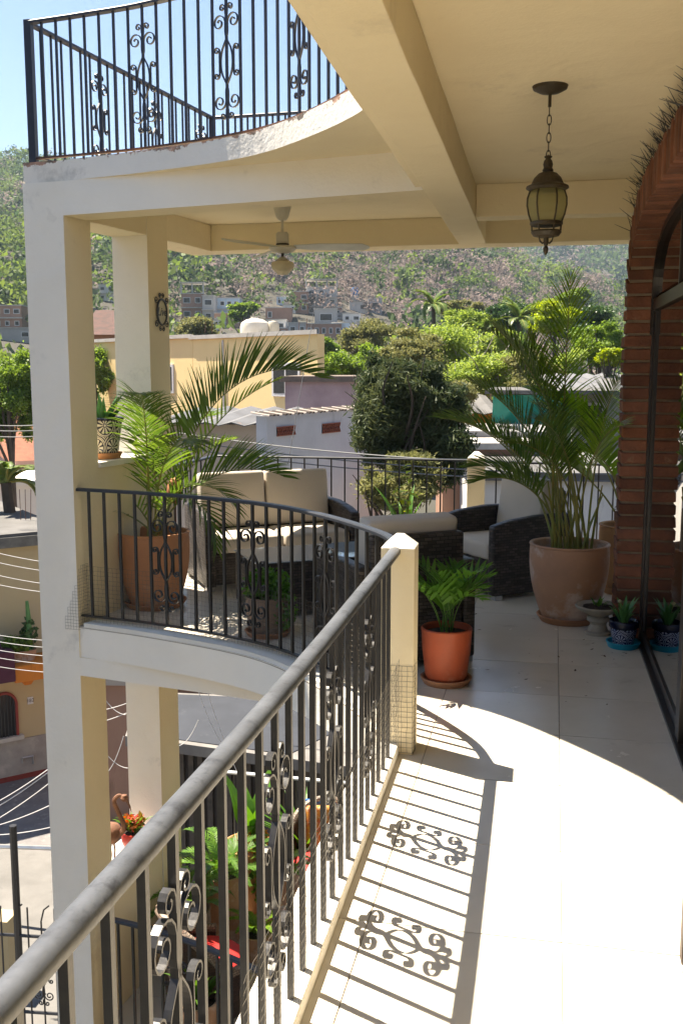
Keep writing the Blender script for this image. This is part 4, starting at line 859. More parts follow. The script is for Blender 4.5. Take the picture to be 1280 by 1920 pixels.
for k, (x, y, hh_, lab) in enumerate(((-2.02,8.62,.75,'tall strap leaved plant in a grey pot behind the big planter'), (-2.30,6.45,.34,'low strap leaved plant by the lower railing'), (-1.05,8.2,.55,'strap leaved plant in a clay pot right of the patterned chair'))):
    t = thing('potted_plant', lab, 'potted plant', (x,y,ZL)); pot(t, big_pot_profile(.10,.145,.30,.015), (GREYT,TERRA,TERRAO)[k]); disc(t, .125, .255); tuft(t, 22, .05, .26, hh_, 1, .045, (LEAFD,FERN,LEAFD)[k], 800+k, 70, e=(55,86))
# bird sculpture and flower pot on the lower parapet
bc = P1+RD*(-.12)+SD*.70; bz = ZL+1.062
bird = thing('bird_sculpture', 'rusty metal heron sculpture on the lower parapet', 'sculpture', (bc.x-.02,bc.y-.14,bz))
RUB = mat('rust_brown', (.24,.12,.075), .8, (.12,.06,.04), 14, 1, .2, 50)
MB().lathe([(0,.0),(.05,.012),(.088,.06),(.092,.10),(.07,.14),(.03,.16),(0,.163)], 20, c=(-.04,0,.16)).build('body', RUB, bird, smooth=True, world=False)
MB().tube(smooth_path([Vector((.02,0,.22)),Vector((.075,0,.30)),Vector((.03,0,.42)),Vector((.0,0,.50)),Vector((.04,0,.55)),Vector((.075,0,.54))], 20), [.022-.009*i/20 for i in range(21)], 8).build('neck', RUB, bird, smooth=True, world=False)
MB().lathe([(0,-.03),(.024,-.02),(.03,0),(.02,.022),(0,.03)], 12, c=(.085,0,.535)).build('head', RUB, bird, smooth=True, world=False); MB().tube([(.095,0,.53),(.125,0,.47),(.14,0,.42)], [.012,.007,.001], 6).build('beak', RUB, bird, smooth=True, world=False)
for s in (-1,1): MB().tube([(-.03,s*.03,.18),(-.02,s*.035,.09),(-.03,s*.035,0)], .007, 6).build('leg', RUB, bird, world=False)
MB().tube([(-.10,0,.26),(-.13,.01,.36),(-.09,.0,.40)], [.012,.008,.002], 6).build('tail_wire', RUB, bird, world=False)
fpz = thing('potted_plant', 'red flower pot with small ferns beside the heron sculpture', 'potted plant', (bc.x+.03,bc.y+.12,bz))
pot(fpz, big_pot_profile(.07,.10,.15,.01), mat('red_pot', (.40,.03,.02), .4)); disc(fpz, .085, .13); tuft(fpz, 16, .05, .13, .20, 1, .035, FERN, 91, 60); V, F = leaf_cloud(110, (0,0,.22), (.10,.10,.07), .035, 92); link('flowers', np_mesh('flowers', V, F), leafmat('red_flower', (.5,.03,.03), (.12,.3,.04), .3), fpz, world=False)
mp_ = P1+SD*1.25+RD*.006
oc_ = thing('wall_ornament', 'dark metal leaf ornament high on the lower pillar', 'ornament', (mp_.x,mp_.y,-.55))
for k in range(7): A = -.9+k*.3; MB().tube([(0,0,0), tuple(SD*(.045*math.sin(A))+RD*.02+Vector((0,0,-.05*math.cos(A)))), tuple(SD*(.07*math.sin(A))+RD*.015+Vector((0,0,-.11*math.cos(A))))], [.006,.014,.003], 6).build('leaf', RUB, oc_, smooth=True, world=False)
# ================================================================ GROUND, HILLS
GZ = -6.3
def heading(x, y): return math.degrees(math.atan2(x, y))+math.degrees(YAW)       # 0 = along the view, + to the right
def sm(t): t = max(0.0, min(1.0, t)); return t*t*(3-2*t)
def lerp_tab(tab, x):
    if x <= tab[0][0]: return tab[0][1]
    for (a, p), (b, q) in zip(tab, tab[1:]):
        if x <= b: return p+(q-p)*sm((x-a)/(b-a))
    return tab[-1][1]
RIDGE = [(-180,6.0),(-60,8.5),(-30,9.6),(-17,9.7),(-12,9.9),(-4,9.2),(4,8.0),(7.5,6.3),(11,4.2),(15,3.0),(30,3.5),(60,6),(180,6)]
FAR = [(-180,9),(-5,9.2),(6,9.6),(12,10.4),(20,10.0),(60,9),(180,9)]
def hz(x, y):
    r = math.hypot(x, y); th = heading(x, y); th = (th+180) % 360-180
    hr = 480*math.tan(rad(lerp_tab(RIDGE, th)))+EYE; bump = 5*math.sin(x*.021+1)*math.cos(y*.017)+2.5*math.sin(x*.06)*math.sin(y*.05+2)
    if r < 80: return GZ
    t = (r-80)/400
    if t <= 1: return GZ+(hr-GZ)*(.35*t+.65*sm(t)*t**.3)+bump*sm(t*3)*(1-.0*t)
    h1 = hr*.80+bump; hB = 1500*math.tan(rad(lerp_tab(FAR, th)))
    if r < 640: return hr+bump+(h1-hr-bump)*sm((r-480)/160)
    u = min(1, (r-640)/860); return h1+(hB-h1)*u**.9+14*math.sin(th*.55+u*5)*sm(u*4)+10*math.sin(th*1.3+2-u*9)*sm(u*4)
def hit(px, py, d0=40, d1=1600):
    d = ray(px, py); s_ = d0
    while s_ < d1:
        p = cC+d*s_
        if p.z <= hz(p.x, p.y): return p
        s_ *= 1.004
    return None
rr_ = [0,10,30,60,80]+[80+400*(i/34)**1.0 for i in range(1,35)]+[500,530,570,610,640]+[640+860*i/16 for i in range(1,17)]+[2200,3500,6000]
ths = []; a = -180.0
while a < 180: ths.append(a); a += .9 if -26 < a < 26 else 6.0
vs = []; fs = []; nT = len(ths)
for r in rr_:
    for th in ths: A = rad(th-math.degrees(YAW)); x, y = r*math.sin(A), r*math.cos(A); vs.append((x, y, hz(x, y) if r > 0 else GZ))
for i in range(len(rr_)-1):
    for j in range(nT): j2 = (j+1) % nT; fs.append((i*nT+j, i*nT+j2, (i+1)*nT+j2, (i+1)*nT+j)[::-1])
EARTH = mat('dry_hillside', (.060,.052,.045), .95, (.042,.045,.030), .035, 1, .3, .6, stain=(.075,.064,.055), sscale=.09, sthr=.52)
gme = np_mesh('ground', vs, fs); g_ = link('ground', gme, EARTH); tag(g_, kind='structure'); gme.polygons.foreach_set('use_smooth', [True]*len(gme.polygons))
# ---------------------------------------------------------------- trees
BARK = mat('bark', (.09,.072,.056), .9, (.055,.045,.036), 3, 1, .5, 12); PALE = mat('pale_bark', (.50,.46,.40), .85, (.36,.33,.28), 3, 1, .3, 12)
SPECIES = {
 'dark': leafmat('dark_feathery_leaf', (.028,.055,.024), (.11,.13,.055), .25, .6, .2, .5), 'lime': leafmat('lime_crown_leaf', (.16,.25,.045), (.32,.41,.095), .45, .5, .3, .4),
 'yellow': leafmat('yellow_green_leaf', (.20,.30,.02), (.34,.42,.04), .45, .5, .3, .4), 'mango': leafmat('mango_leaf', (.022,.065,.02), (.06,.12,.03), .25, .45, .4, .4),
 'olive': leafmat('olive_leaf', (.13,.15,.05), (.24,.24,.10), .35, .6, .2, .4), 'green': leafmat('bright_crown_leaf', (.09,.17,.028), (.20,.30,.05), .45, .5, .3, .4)}
def crown_pts(n, radii, g, clumps=26, spread=.34, hollow=.45, lobes=6):
    """leaf positions: several uneven lobes, each of many small clumps"""
    lc = g.normal(size=(lobes,3)); lc /= np.linalg.norm(lc, axis=1)[:,None]; lc *= g.uniform(.25,.62,lobes)[:,None]; lr = g.uniform(.36,.62,lobes); clumps = int(clumps*1.6)
    li = g.integers(0, lobes, clumps); d = g.normal(size=(clumps,3)); d /= np.linalg.norm(d, axis=1)[:,None]; d *= (hollow+(1-hollow)*g.random(clumps)**.6)[:,None]
    cc = lc[li]+d*lr[li][:,None]; sz = g.uniform(.4,1.2,clumps)*spread*.42; wgt = sz**1.7; wgt /= wgt.sum()
    k = g.choice(clumps, n, p=wgt); p = cc[k]+g.normal(size=(n,3))*sz[k][:,None]*np.array([1,1,.7]); return p*np.array(radii)
def tree(label, base, top, rad3, sp, n, leaf, seed, trunkmat=None, clumps=26, spread=.34, name='tree', limbs=9, elong=1.6, group=None, hollow=.45):
    """base: ground point; top: centre of the crown"""
    g = np.random.default_rng(seed); t = thing(name, label, 'tree', tuple(base), group); rg = random.Random(seed)
    c = Vector(top)-Vector(base); P = crown_pts(n, rad3, g, clumps, spread, hollow)+np.array(c); V, F = leaf_quads(P, leaf, g, elong)
    link('crown', np_mesh('crown', V, F), SPECIES[sp], t, world=False)
    h = c.z-rad3[2]*.35; tr = MB(); r0 = max(.06, h*.017)
    tr.tube(smooth_path([Vector((0,0,0)), Vector((c.x*.3+rg.uniform(-.1,.1), c.y*.3, h*.4)), Vector((c.x*.8, c.y*.8, h)), Vector((c.x,c.y,c.z))], 10), [r0*(1-.07*i) for i in range(11)], 8); tr.build('trunk', trunkmat or BARK, t, smooth=True, world=False)
    lm = MB()
    for k in range(limbs):
        a = rg.uniform(0,6.28); u = rg.uniform(.35,.95); s0 = Vector((c.x*.8, c.y*.8, h))*(.75+.25*rg.random()); e = c+Vector((rad3[0]*u*math.cos(a), rad3[1]*u*math.sin(a), rad3[2]*rg.uniform(-.3,.75))); m_ = s0.lerp(e,.5)+Vector((.22*rad3[0]*rg.uniform(-1,1), .22*rad3[1]*rg.uniform(-1,1), .25*rad3[2]*rg.uniform(-.4,1)))
        lm.tube(smooth_path([s0,m_,e], 7), [r0*.42*(1-.12*i) for i in range(8)], 5)
    lm.build('limbs', trunkmat or BARK, t, smooth=True, world=False); return t
def tree_px(label, cx, cy, hwx, hwy, d, sp, n, leaf, seed, **k):
    c = at(cx, cy, d); k.setdefault('name', 'tree'); b = Vector((c.x, c.y, hz(c.x, c.y))); rx = hwx/FPX*d; rz_ = hwy/FPX*d; leaf = d*k.pop('lp', 3.3)/FPX; n = int(n*5.4)
    return tree(label, b, c, (rx, rx*.85, rz_), sp, n, leaf, seed, **k)
tree_px('big dark feathery tree in front of the white walled house', 752, 775, 114, 150, 18.5, 'dark', 20000, .075, 1, clumps=110, spread=.24, limbs=16, elong=4.6, hollow=.1, lp=3.2)
tree_px('low olive bush growing under the dark feathery tree', 745, 905, 96, 70, 17.6, 'olive', 6500, .1, 11, clumps=50, spread=.26, elong=3.6, lp=3.2, hollow=.1)
tree_px('pale lime tree with white branches behind the feathery tree', 852, 668, 125, 82, 44, 'lime', 9000, .26, 2, trunkmat=PALE, clumps=40, spread=.30, limbs=26, hollow=.2)
tree_px('lime green tree above the green tarpaulin', 905, 700, 95, 60, 38, 'lime', 6500, .22, 3, trunkmat=PALE, clumps=30, limbs=22, hollow=.2)
tree_px('dry olive tree just over the top of the feathery tree', 770, 668, 80, 40, 40, 'olive', 4200, .20, 4, clumps=34, limbs=18, elong=2.2)
tree_px('vivid yellow green tree left of the brick pier', 1040, 596, 52, 44, 62, 'yellow', 5200, .26, 5, clumps=26)
tree_px('dense dark mango tree behind the coconut palms', 935, 600, 72, 36, 74, 'mango', 6500, .34, 6, clumps=30)
tree_px('dark green tree at the right beside the brick pier', 1110, 600, 60, 42, 70, 'mango', 5000, .34, 7, clumps=26)
tree_px('bright green tree low beside the brick pier', 1125, 650, 62, 60, 46, 'green', 6000, .24, 8, clumps=28)
tree_px('bright green bushes right of the yellow house', 648, 700, 62, 42, 42, 'green', 4200, .22, 9, clumps=24)
tree_px('olive green tree above the bright bushes', 690, 628, 60, 40, 66, 'olive', 4200, .28, 10, clumps=24)
tree_px('sunlit green tree at the far left of the corner pillar', 18, 745, 72, 112, 26, 'green', 12000, .17, 12, clumps=44, spread=.28)
tree_px('green tree between both pillars behind the aloe', 178, 700, 34, 60, 40, 'green', 3000, .22, 13, clumps=18)
tree_px('olive tree below the hillside houses', 372, 618, 48, 36, 80, 'olive', 3600, .34, 14, clumps=20)
tree_px('green tree beside the pale blue hillside house', 455, 585, 30, 24, 110, 'green', 2200, .45, 15, clumps=16)
tree_px('olive tree over the grey roofs at the right', 1000, 700, 70, 45, 36, 'olive', 4200, .18, 16, clumps=26)
tree_px('shaded green tree under the lime tree', 950, 660, 70, 50, 55, 'green', 4600, .26, 17, clumps=26)
tree_px('yellow flowering shrub against the brick pier', 1140, 675, 34, 26, 34, 'yellow', 1600, .15, 18, clumps=14)
tree_px('olive tree behind the yellow house roof', 610, 665, 40, 36, 60, 'green', 2400, .28, 19, clumps=16)
for k, (lab, cx, cy, hx, hy, d, sp) in enumerate((('tall lime tree beside the tallest coconut palm', 872, 622, 52, 46, 58, 'lime'), ('grey green tree under the ridge, left of the mango tree', 862, 586, 40, 26, 96, 'olive'), ('small lime tree in front of the mango tree', 930, 640, 40, 32, 50, 'lime'),
   ('dark tree behind the vivid yellow green tree', 1000, 590, 40, 30, 84, 'mango'), ('bright tree on the slope above the brick pier side', 1080, 556, 34, 20, 130, 'green'), ('light green tree low behind the grey roofs', 1075, 690, 50, 34, 40, 'lime'), ('olive shrub tree beside the orange walled house', 850, 745, 52, 40, 30, 'olive'), ('round green tree beneath the olive one', 700, 668, 44, 30, 52, 'green'))):
    tree_px(lab, cx, cy, hx, hy, d, sp, 2600, .2, 60+k, clumps=22, limbs=10, trunkmat=PALE if sp == 'lime' else None)
COCO = leafmat('coconut_leaf', (.06,.13,.025), (.16,.22,.05), .35, .45, .4, .5)
def coco(label, cx, cy, d, L_, seed):
    c = at(cx, cy, d); b = Vector((c.x, c.y, hz(c.x, c.y))); t = thing('coconut_palm', label, 'palm tree', tuple(b)); h = c.z-b.z; rg = random.Random(seed)
    MB().tube(smooth_path([Vector((0,0,0)), Vector((.2,0,h*.5)), Vector((0,0,h))], 10), [.20-.008*i for i in range(11)], 8).build('trunk', BARK, t, smooth=True, world=False)
    for k in range(15): add_frond(t, (0,0,h), k*137.5, rg.uniform(5,78), L_*rg.uniform(.85,1.1), rg.uniform(60,110), n=18, ll=L_*.26, lw=.13, start=.1, vee=12, side_droop=.7, rr=.05, seed=seed+k, leaf=COCO)
coco('coconut palm standing above the lime trees', 812, 572, 66, 1.9, 700); coco('coconut palm in front of the dark mango tree', 972, 600, 56, 1.7, 720)
coco('second coconut palm beside the mango tree, lower and nearer', 905, 625, 56, 1.6, 740); coco('coconut palm at the left edge below the hill', 18, 350, 330, 6.0, 760)
coco('small palm beside the pink house at the left', 12, 905, 22, .9, 780)
# ---------------------------------------------------------------- woods on the hillside (one mass each)
HOUSE_SPOTS = []; HOUSE_RECTS = []
def scatter(name, mats_, n, rmin, rmax, size, leaf, per, seed, green, th=(-25,24), elong=1.5):
    """many crowns over the slope, split in objects by kind of tree; green(r, th) gives the share of leafy trees"""
    g = np.random.default_rng(seed); buckets = {k: [] for k in mats_}; lf = {k: [] for k in mats_}
    nr_ = int(math.sqrt(n)*1.1); nt_ = int(n/nr_)
    for q in range(nr_*nt_):
        r = math.sqrt(rmin**2+(rmax**2-rmin**2)*(q//nt_+g.random()*1.3)/nr_); t = th[0]+(th[1]-th[0])*(q % nt_+g.random()*1.3)/nt_; A = rad(t-math.degrees(YAW)); x, y = r*math.sin(A), r*math.cos(A); z = hz(x, y)
        if any((x-a)**2+(y-b)**2 < c*c for a, b, c in HOUSE_SPOTS): continue
        if rmax < 600:
            v = Vector((x, y, z))-cC; dd = v.dot(cF); qx, qy = 640+FPX*v.dot(cR)/dd, 960-FPX*v.dot(cU)/dd
            sp_px = size/dd*FPX
            if any(a-sp_px*.6 < qx < b+sp_px*.6 and qy > c and qy-sp_px*1.7 < d_ and r < e+2 for a, b, c, d_, e in HOUSE_RECTS) and g.random() < .93: continue
        k = green(r, t, g, x, y); s_ = size*min(2.1, .85*math.exp(g.normal()*.42))*(0.85 if k == 'dry' else 1); per_ = int(per*max(.5, (s_/size)**1.4))
        q = crown_pts(per_, (s_, s_, s_*.8), g, 7, .42, .3)+np.array([x, y, z+s_*.75]); 
        if k == 'dry': q = np.vstack([q, crown_pts(per_, (s_, s_, s_*.8), g, 7, .42, .3)+np.array([x, y, z+s_*.75])])
        buckets[k].append(q); lf[k].append(np.full(len(q), leaf*(s_/size)**.4*(.50 if k == 'dry' else .9)))
    for k, m in mats_.items():
        if not buckets[k]: continue
        V, F = leaf_quads(np.vstack(buckets[k]), np.concatenate(lf[k]), g, elong if k != 'dry' else 2.6, 0); o = link(name, np_mesh(name, V, F), m)
        tag(o, {'dry': 'grey leafless dry scrub', 'green': 'green trees', 'deep': 'dark green trees', 'lime': 'light green trees'}[k]+(' on the near hillside' if rmax < 600 else ' on the far ridge'), 'woods', kind='stuff')
HM = {'dry': leafmat('dry_twigs', (.15,.125,.115), (.25,.21,.192), .45, .8, .1, .02), 'green': leafmat('hill_green', (.055,.10,.03), (.12,.165,.05), .45, .6, .2, .03), 'deep': leafmat('hill_deep_green', (.036,.07,.03), (.08,.115,.045), .42, .6, .2, .03), 'lime': leafmat('hill_lime', (.10,.16,.03), (.17,.24,.05), .4, .6, .2, .03)}
def kind_near(r, t, g, x, y):
    patch = math.sin(x*.031+2)*math.cos(y*.027+1)+.6*math.sin(x*.07+y*.05)
    dryness = lerp_tab([(-20,.12),(-9,.20),(-3,.36),(1,.66),(6,.74),(10,.62),(16,.4)], t)+.12*patch
    if r < 140: dryness -= .45
    u = g.random()
    if u < dryness: return 'dry'
    return ('lime','green','green','deep','deep')[int(g.integers(0,5))]
def kind_far(r, t, g, x, y):
    patch = math.sin(x*.011+2)*math.cos(y*.009+1)+.7*math.sin(x*.023+y*.017)
    if patch+g.normal()*.35 > .75: return 'dry'
    return 'deep' if g.random() < .55 else 'green'
# ================================================================ NEIGHBOURING HOUSES
def wallm(nm, c, c2=None, st=None, thr=.6): return mat(nm, c, .9, c2 or tuple(x*.86 for x in c), .9, 1, .2, 14, stain=st or tuple(x*.62 for x in c), sscale=2.2, sthr=thr, streak=.22)
YEL = wallm('yellow_wall', (.92,.72,.36), (.88,.68,.33), (.74,.56,.32), .70); PUR = wallm('faded_purple_wall', (.44,.33,.34), (.27,.19,.21), (.15,.10,.10), .60); WBL = wallm('stained_white_wall', (.52,.54,.58), (.42,.44,.48), (.16,.17,.19), .60)
PINK = wallm('pink_wall', (.62,.42,.38)); BLK = wallm('block_wall', (.42,.37,.33), (.36,.32,.28)); BRW = wallm('raw_brick_wall', (.40,.24,.17), (.32,.19,.14)); CONC = wallm('raw_concrete', (.44,.43,.42)); PBL = wallm('pale_blue_wall', (.46,.58,.70)); WHT = wallm('whitewash', (.76,.74,.70)); OCH = wallm('ochre_wall', (.52,.42,.24), (.48,.40,.25)); ORA = wallm('orange_wall', (.62,.22,.03), (.58,.20,.03))
ROOFG = mat('grey_roof', (.13,.127,.125), .8, (.085,.083,.08), 1.2, 1); ROOFR = mat('clay_tile_roof', (.30,.12,.07), .9, (.20,.08,.05), 4, 1, .4, 20); DARKW = mat('window_dark', (.03,.035,.04), .15, spec=.6); WFR = mat('white_window_frame', (.72,.72,.72), .6); FASC = mat('roof_fascia', (.56,.54,.50), .8, (.42,.40,.37), 3, 1)
TIN = mat('corrugated_sheet', (.15,.15,.155), .5, (.10,.098,.095), 2, 1, stain=(.30,.20,.15), sscale=2, sthr=.62)
def house(label, p0, p1, z0, z1, depth, wall, wins=(), roof='flat', roofm=None, group=None, parapet=0, name='house', door=None, rise=.5):
    """p0 -> p1: front wall line in plan (left to right as seen), body extends away from the viewer; windows (u0,u1,v0,v1) in metres from p0 and z0"""
    p0 = Vector((p0[0],p0[1],0)); p1 = Vector((p1[0],p1[1],0)); W = (p1-p0).length; ax = (p1-p0).normalized(); rz = math.atan2(ax.y, ax.x); H = z1-z0
    t = thing(name, label, 'house', (p0.x,p0.y,z0), group, rz); B = lambda: MB()
    MB().box(0,W,0,depth,0,H).build('wall', wall, t, world=False)
    for (u0,u1,v0,v1) in wins:
        wn = MB().box(u0,u1,-.05,-.002,v0,v1).build('window', WFR, t, world=False); k = min(.09, (u1-u0)*.16)
        MB().box(u0+k,u1-k,-.056,-.051,v0+k,v1-k).build('pane', DARKW, wn, world=False)
    if door: MB().box(door[0],door[1],-.03,-.002,0.0,door[2]).build('door', DARKW, t, world=False)
    if roof == 'flat':
        rf = MB().box(-.12,W+.12,-.12,depth+.12,H+.001,H+.14).build('roof', roofm or FASC, t, world=False)
    elif roof == 'shed':
        m = MB(); n = max(6, int(W/.22)); 
        for i in range(n+1):
            x = -.2+(W+.4)*i/n; zz = .035*(1 if i % 2 else -1); m.v += [(x,-.45,H+.02+zz),(x,depth+.2,H+.02+rise+zz),(x,depth+.2,H+.04+rise+zz),(x,-.45,H+.04+zz)]
        for i in range(n): b = 4*i; m.f += [(b,b+4,b+5,b+1),(b+3,b+2,b+6,b+7),(b,b+3,b+7,b+4),(b+1,b+5,b+6,b+2)]
        m.build('roof', roofm or TIN, t, world=False)
    elif roof == 'gable':
        MB().add([(-.3,-.35,H),(W+.3,-.35,H),(W+.3,depth*.5,H+depth*.22),(-.3,depth*.5,H+depth*.22),(-.3,depth+.3,H),(W+.3,depth+.3,H)], [(0,1,2,3),(3,2,5,4),(0,3,4),(1,5,2),(0,4,5,1)]).build('roof', roofm or ROOFR, t, world=False)
    return t, rz, W, H, ax
def xy(px, py, d): p = at(px, py, d); return (p.x, p.y)
def zat(py, d, px=640): return at(px, py, d).z
# yellow house: front, with side wing to the left
H_Y = 9.0
D = 31.0; zt = zat(632, 32.0, 480)
def wall_u(p0, p1, px):
    """distance along a wall line at which it is met by the sight line through column px, and depth there"""
    d = ray(px, 690); ax = Vector((p1[0]-p0[0], p1[1]-p0[1])); n = Vector((-ax.y, ax.x)); t_ = (n.x*p0[0]+n.y*p0[1])/(n.x*d.x+n.y*d.y); q = Vector((d.x*t_, d.y*t_)); return (q-Vector(p0)).dot(ax.normalized()), t_
def skew_house(label, p0, p1, z1, wall, winpx, deep=5.0):
    t, rz, W, H, ax = house(label, p0, p1, GZ, z1, .25, wall, [], roof='none'); R_ = Matrix.Rotation(-rz, 3, 'Z')
    vd = Vector((-.24, .97, 0)); vv = [R_@(Vector((*p0,0))+vd*deep-Vector((*p0,0))), R_@(Vector((*p1,0))+vd*deep-Vector((*p0,0)))]
    poly = [(0.02,.251),(W-.02,.251),(vv[1].x,vv[1].y),(vv[0].x,vv[0].y)]
    MB().prism(poly, 0, H-.05).build('body', wall, t, world=False); MB().prism([(-.1,-.1),(W+.1,-.1),(vv[1].x,vv[1].y),(vv[0].x,vv[0].y)], H+.001, H+.13).build('roof', FASC, t, world=False)
    for (x0, x1, y0, y1) in winpx:
        u0, d0 = wall_u(p0, p1, x0); u1, d1 = wall_u(p0, p1, x1); v1, v0 = zat(y0, d0, x0)-GZ, zat(y1, d0, x0)-GZ; k = .10
        wn = MB().box(u0-.1,u1+.1,-.05,-.002,v0-.1,v1+.1).build('window', WFR, t, world=False); MB().box(u0,u1,-.056,-.051,v0,v1).build('pane', DARKW, wn, world=False); MB().box((u0+u1)/2-.03,(u0+u1)/2+.03,-.06,-.057,v0,v1).build('mullion', WFR, wn, world=False)
    return t
pA, pB, pC = xy(168,640,41.5), xy(361,640,34.7), xy(595,640,29.2)
hY = skew_house('yellow house with white window behind the palm fronds', pB, pC, zt, YEL, [(515,560,686,737)])
skew_house('yellow side wing of the house, between the plaque pillar and the palm', pA, (pB[0]-.02,pB[1]+.02), zt+.05, YEL, [(314,324,688,732)])
tk = at(478, 628, D+3.6); tank = thing('water_tank', 'white domed water tank on the yellow house roof', 'water tank', (tk.x,tk.y,zt+.14))
MB().lathe([(.48,0),(.50,.08),(.50,.28),(.46,.42),(.30,.52),(.13,.56),(.12,.60),(0,.61)], 24).build('tank', mat('white_tank', (.66,.63,.57), .5, (.55,.50,.42), 3, 1), tank, smooth=True, world=False); MB().lathe([(.20,0),(.21,.36),(.15,.46),(0,.49)], 16, c=(.62,.1,0)).build('drum', mat('pale_drum', (.60,.54,.42), .6), tank, smooth=True, world=False)
for k, px_ in enumerate((385,398,560,574)):
    p = at(px_, 632, D+1.0); o = MB().tube([(p.x,p.y,zt+.13),(p.x+.02,p.y,zt+.13+.35+.1*(k%2))], .010, 4).build('rebar', RUSTY); tag(o, 'rusty bar standing on the yellow house roof, %s of four from the left' % ('first','second','third','fourth')[k], 'rebar')
MB().tube([(2.0,-.03,H_Y-.05),(2.0,-.03,H_Y-3.0)], .035, 6).build('drain_pipe', WFR, hY, world=False)
# purple wall
D = 25.0; house('faded purple wall with brown coping behind the white walled house', xy(534,715,D), xy(676,715,D-.2), GZ, zat(716,D,600), 4, PUR, roofm=mat('brown_coping', (.20,.15,.12), .9, (.10,.09,.08), 4, 1))
# stained white house with lattice vents
D = 20.0; z1_ = zat(782,D,600)
hW, rzW, W_, H_, ax = house('stained bluish white house wall with two red lattice vents', xy(500,790,D), xy(716,770,D+4.4), GZ, z1_+.02, .25, WBL, roof='none')
VENT = mat('red_clay_lattice', (.30,.09,.05), .9, (.22,.07,.045), 8, 1)
for (u0,u1,v0,v1) in (((523-500)/FPX*D*1.45,(566-500)/FPX*D*1.5, zat(819,D)-GZ, zat(804,D)-GZ), ((620-500)/FPX*D*1.72,(656-500)/FPX*D*1.80, zat(808,D+2.6)-GZ, zat(793,D+2.6)-GZ)):
    vt = MB().box(u0,u1,-.012,-.002,v0,v1).build('vent', DARKW, hW, world=False); lat = MB(); n = 9; w_ = (u1-u0)/n
    for i in range(n):
        for s in (0,1):
            a, b = (u0+i*w_, v0), (u0+(i+1)*w_, v1)
            if s: a, b = (u0+i*w_, v1), (u0+(i+1)*w_, v0)
            lat.bar([(a[0],-.022,a[1]),(b[0],-.022,b[1])], .012, .018, up=(0,1,0))
    lat.bar([(u0-.01,-.022,v0-.008),(u1+.01,-.022,v0-.008)], .02, .02, up=(0,1,0)).bar([(u0-.01,-.022,v1+.008),(u1+.01,-.022,v1+.008)], .02, .02, up=(0,1,0)); lat.build('lattice', VENT, vt, world=False)
rm = bpy.data.meshes
TILEB = mat('brown_ridge_tile', (.075,.055,.045), .9, (.05,.042,.036), 8, 1)
for i in range(34):      # row of clay ridge tiles along the white wall
    u = -.1+i*(W_+.2)/34; m = MB(); R = .055; n = 5
    for yy in (-.12,.32):
        for q in range(n+1): A = math.pi*q/n; m.v.append((u+.035+R*math.cos(A)*.62, yy, H_+.01+R*.7*math.sin(A)+(yy*.12)))
    for q in range(n): m.f.append((q, q+1, n+2+q, n+1+q))
    m.f += [tuple(range(n,-1,-1)), tuple(range(n+1,2*n+2))]; m.build('roof_tile', TILEB if i % 3 else BLK, hW, world=False)
D = 21.5; house('pale block wall with corrugated roof sheets behind the sofa', xy(300,800,D), xy(503,796,D-.6), GZ, zat(794,D,400), 2.2, BLK, roof='shed', roofm=TIN, rise=.22)
# right side: tarpaulin shed, roofs
D = 27.0
tp = thing('tarpaulin_shed', 'shed hung with a green tarpaulin under white roof sheets', 'shed', (*xy(925,735,D), GZ))
a_, b_ = at(924,738,D), at(1072,742,D-.4); zl = zat(802,D,960); TARP = mat('green_tarpaulin', (.012,.22,.16), .45, (.015,.27,.19), 2, 1, .1, 8); m = MB(); nx, nz_ = 40, 14
for i in range(nx+1):
    for j in range(nz_+1):
        u, v = i/nx, j/nz_; p = a_.lerp(b_, u); fold = .13*math.sin(u*9-v*3.2)*v**.6*(1-.3*u)+.05*math.sin(u*23+v*6)*v; z = a_.z-.03+(zl-a_.z)*v+.10*math.sin(u*5)*v*v
        m.v.append((p.x+fold*cF.x*-1, p.y-fold, z))
for i in range(nx):
    for j in range(nz_): q = i*(nz_+1)+j; m.f.append((q, q+1, q+nz_+2, q+nz_+1))
m.build('tarpaulin', TARP, tp, smooth=True)
MB().prism([(a_.x-.2,a_.y-.3),(b_.x+1.5,b_.y-.5),(b_.x+1.2,b_.y+4),(a_.x-.2,a_.y+4)], a_.z, a_.z+.10).build('roof', ROOFG, tp)
for u in (.02,.28,.98): p = a_.lerp(b_, u); MB().box(p.x-.05,p.x+.05,p.y+.2,p.y+.3,GZ,a_.z-.002).build('post', WFR, tp)
MB().prism([(a_.x,a_.y+1.2),(b_.x,b_.y+1.2),(b_.x,b_.y+3.5),(a_.x,a_.y+3.5)], GZ, a_.z-.01).build('inner_wall', BLK, tp)
house('building with a grey corrugated roof right of the tarpaulin', xy(1076,745,30), xy(1230,742,30), GZ, zat(738,30,1100), 5, CONC, [(.2,.9,zat(790,30)-GZ,zat(755,30)-GZ)], roof='shed', roofm=TIN)
house('small orange walled house with grey roof left of the tarpaulin', xy(850,775,33), xy(925,772,33), GZ, zat(776,33,880), 3, ORA, [(.35,.6,zat(795,33)-GZ,zat(784,33)-GZ)], roof='shed', roofm=ROOFG)
house('low building with a white flat roof under the tarpaulin', xy(845,822,24), xy(1012,826,23.6), GZ, zat(818,24,930), 3.2, BRW, [(.3,.8,zat(850,24)-GZ,zat(830,24)-GZ)], roofm=mat('white_roof', (.36,.355,.35), .7, (.25,.245,.24), 2, 1))
house('rubble walled building beyond the far railing', xy(830,860,22), xy(1000,858,22), GZ, zat(842,22,900), 1.5, BRW, roofm=FASC)
house('building with a broad pale roof seen through the far railing', xy(905,905,18.5), xy(1240,905,18.5), GZ, zat(900,18.5,1000), 4.5, WHT, roofm=ROOFG)
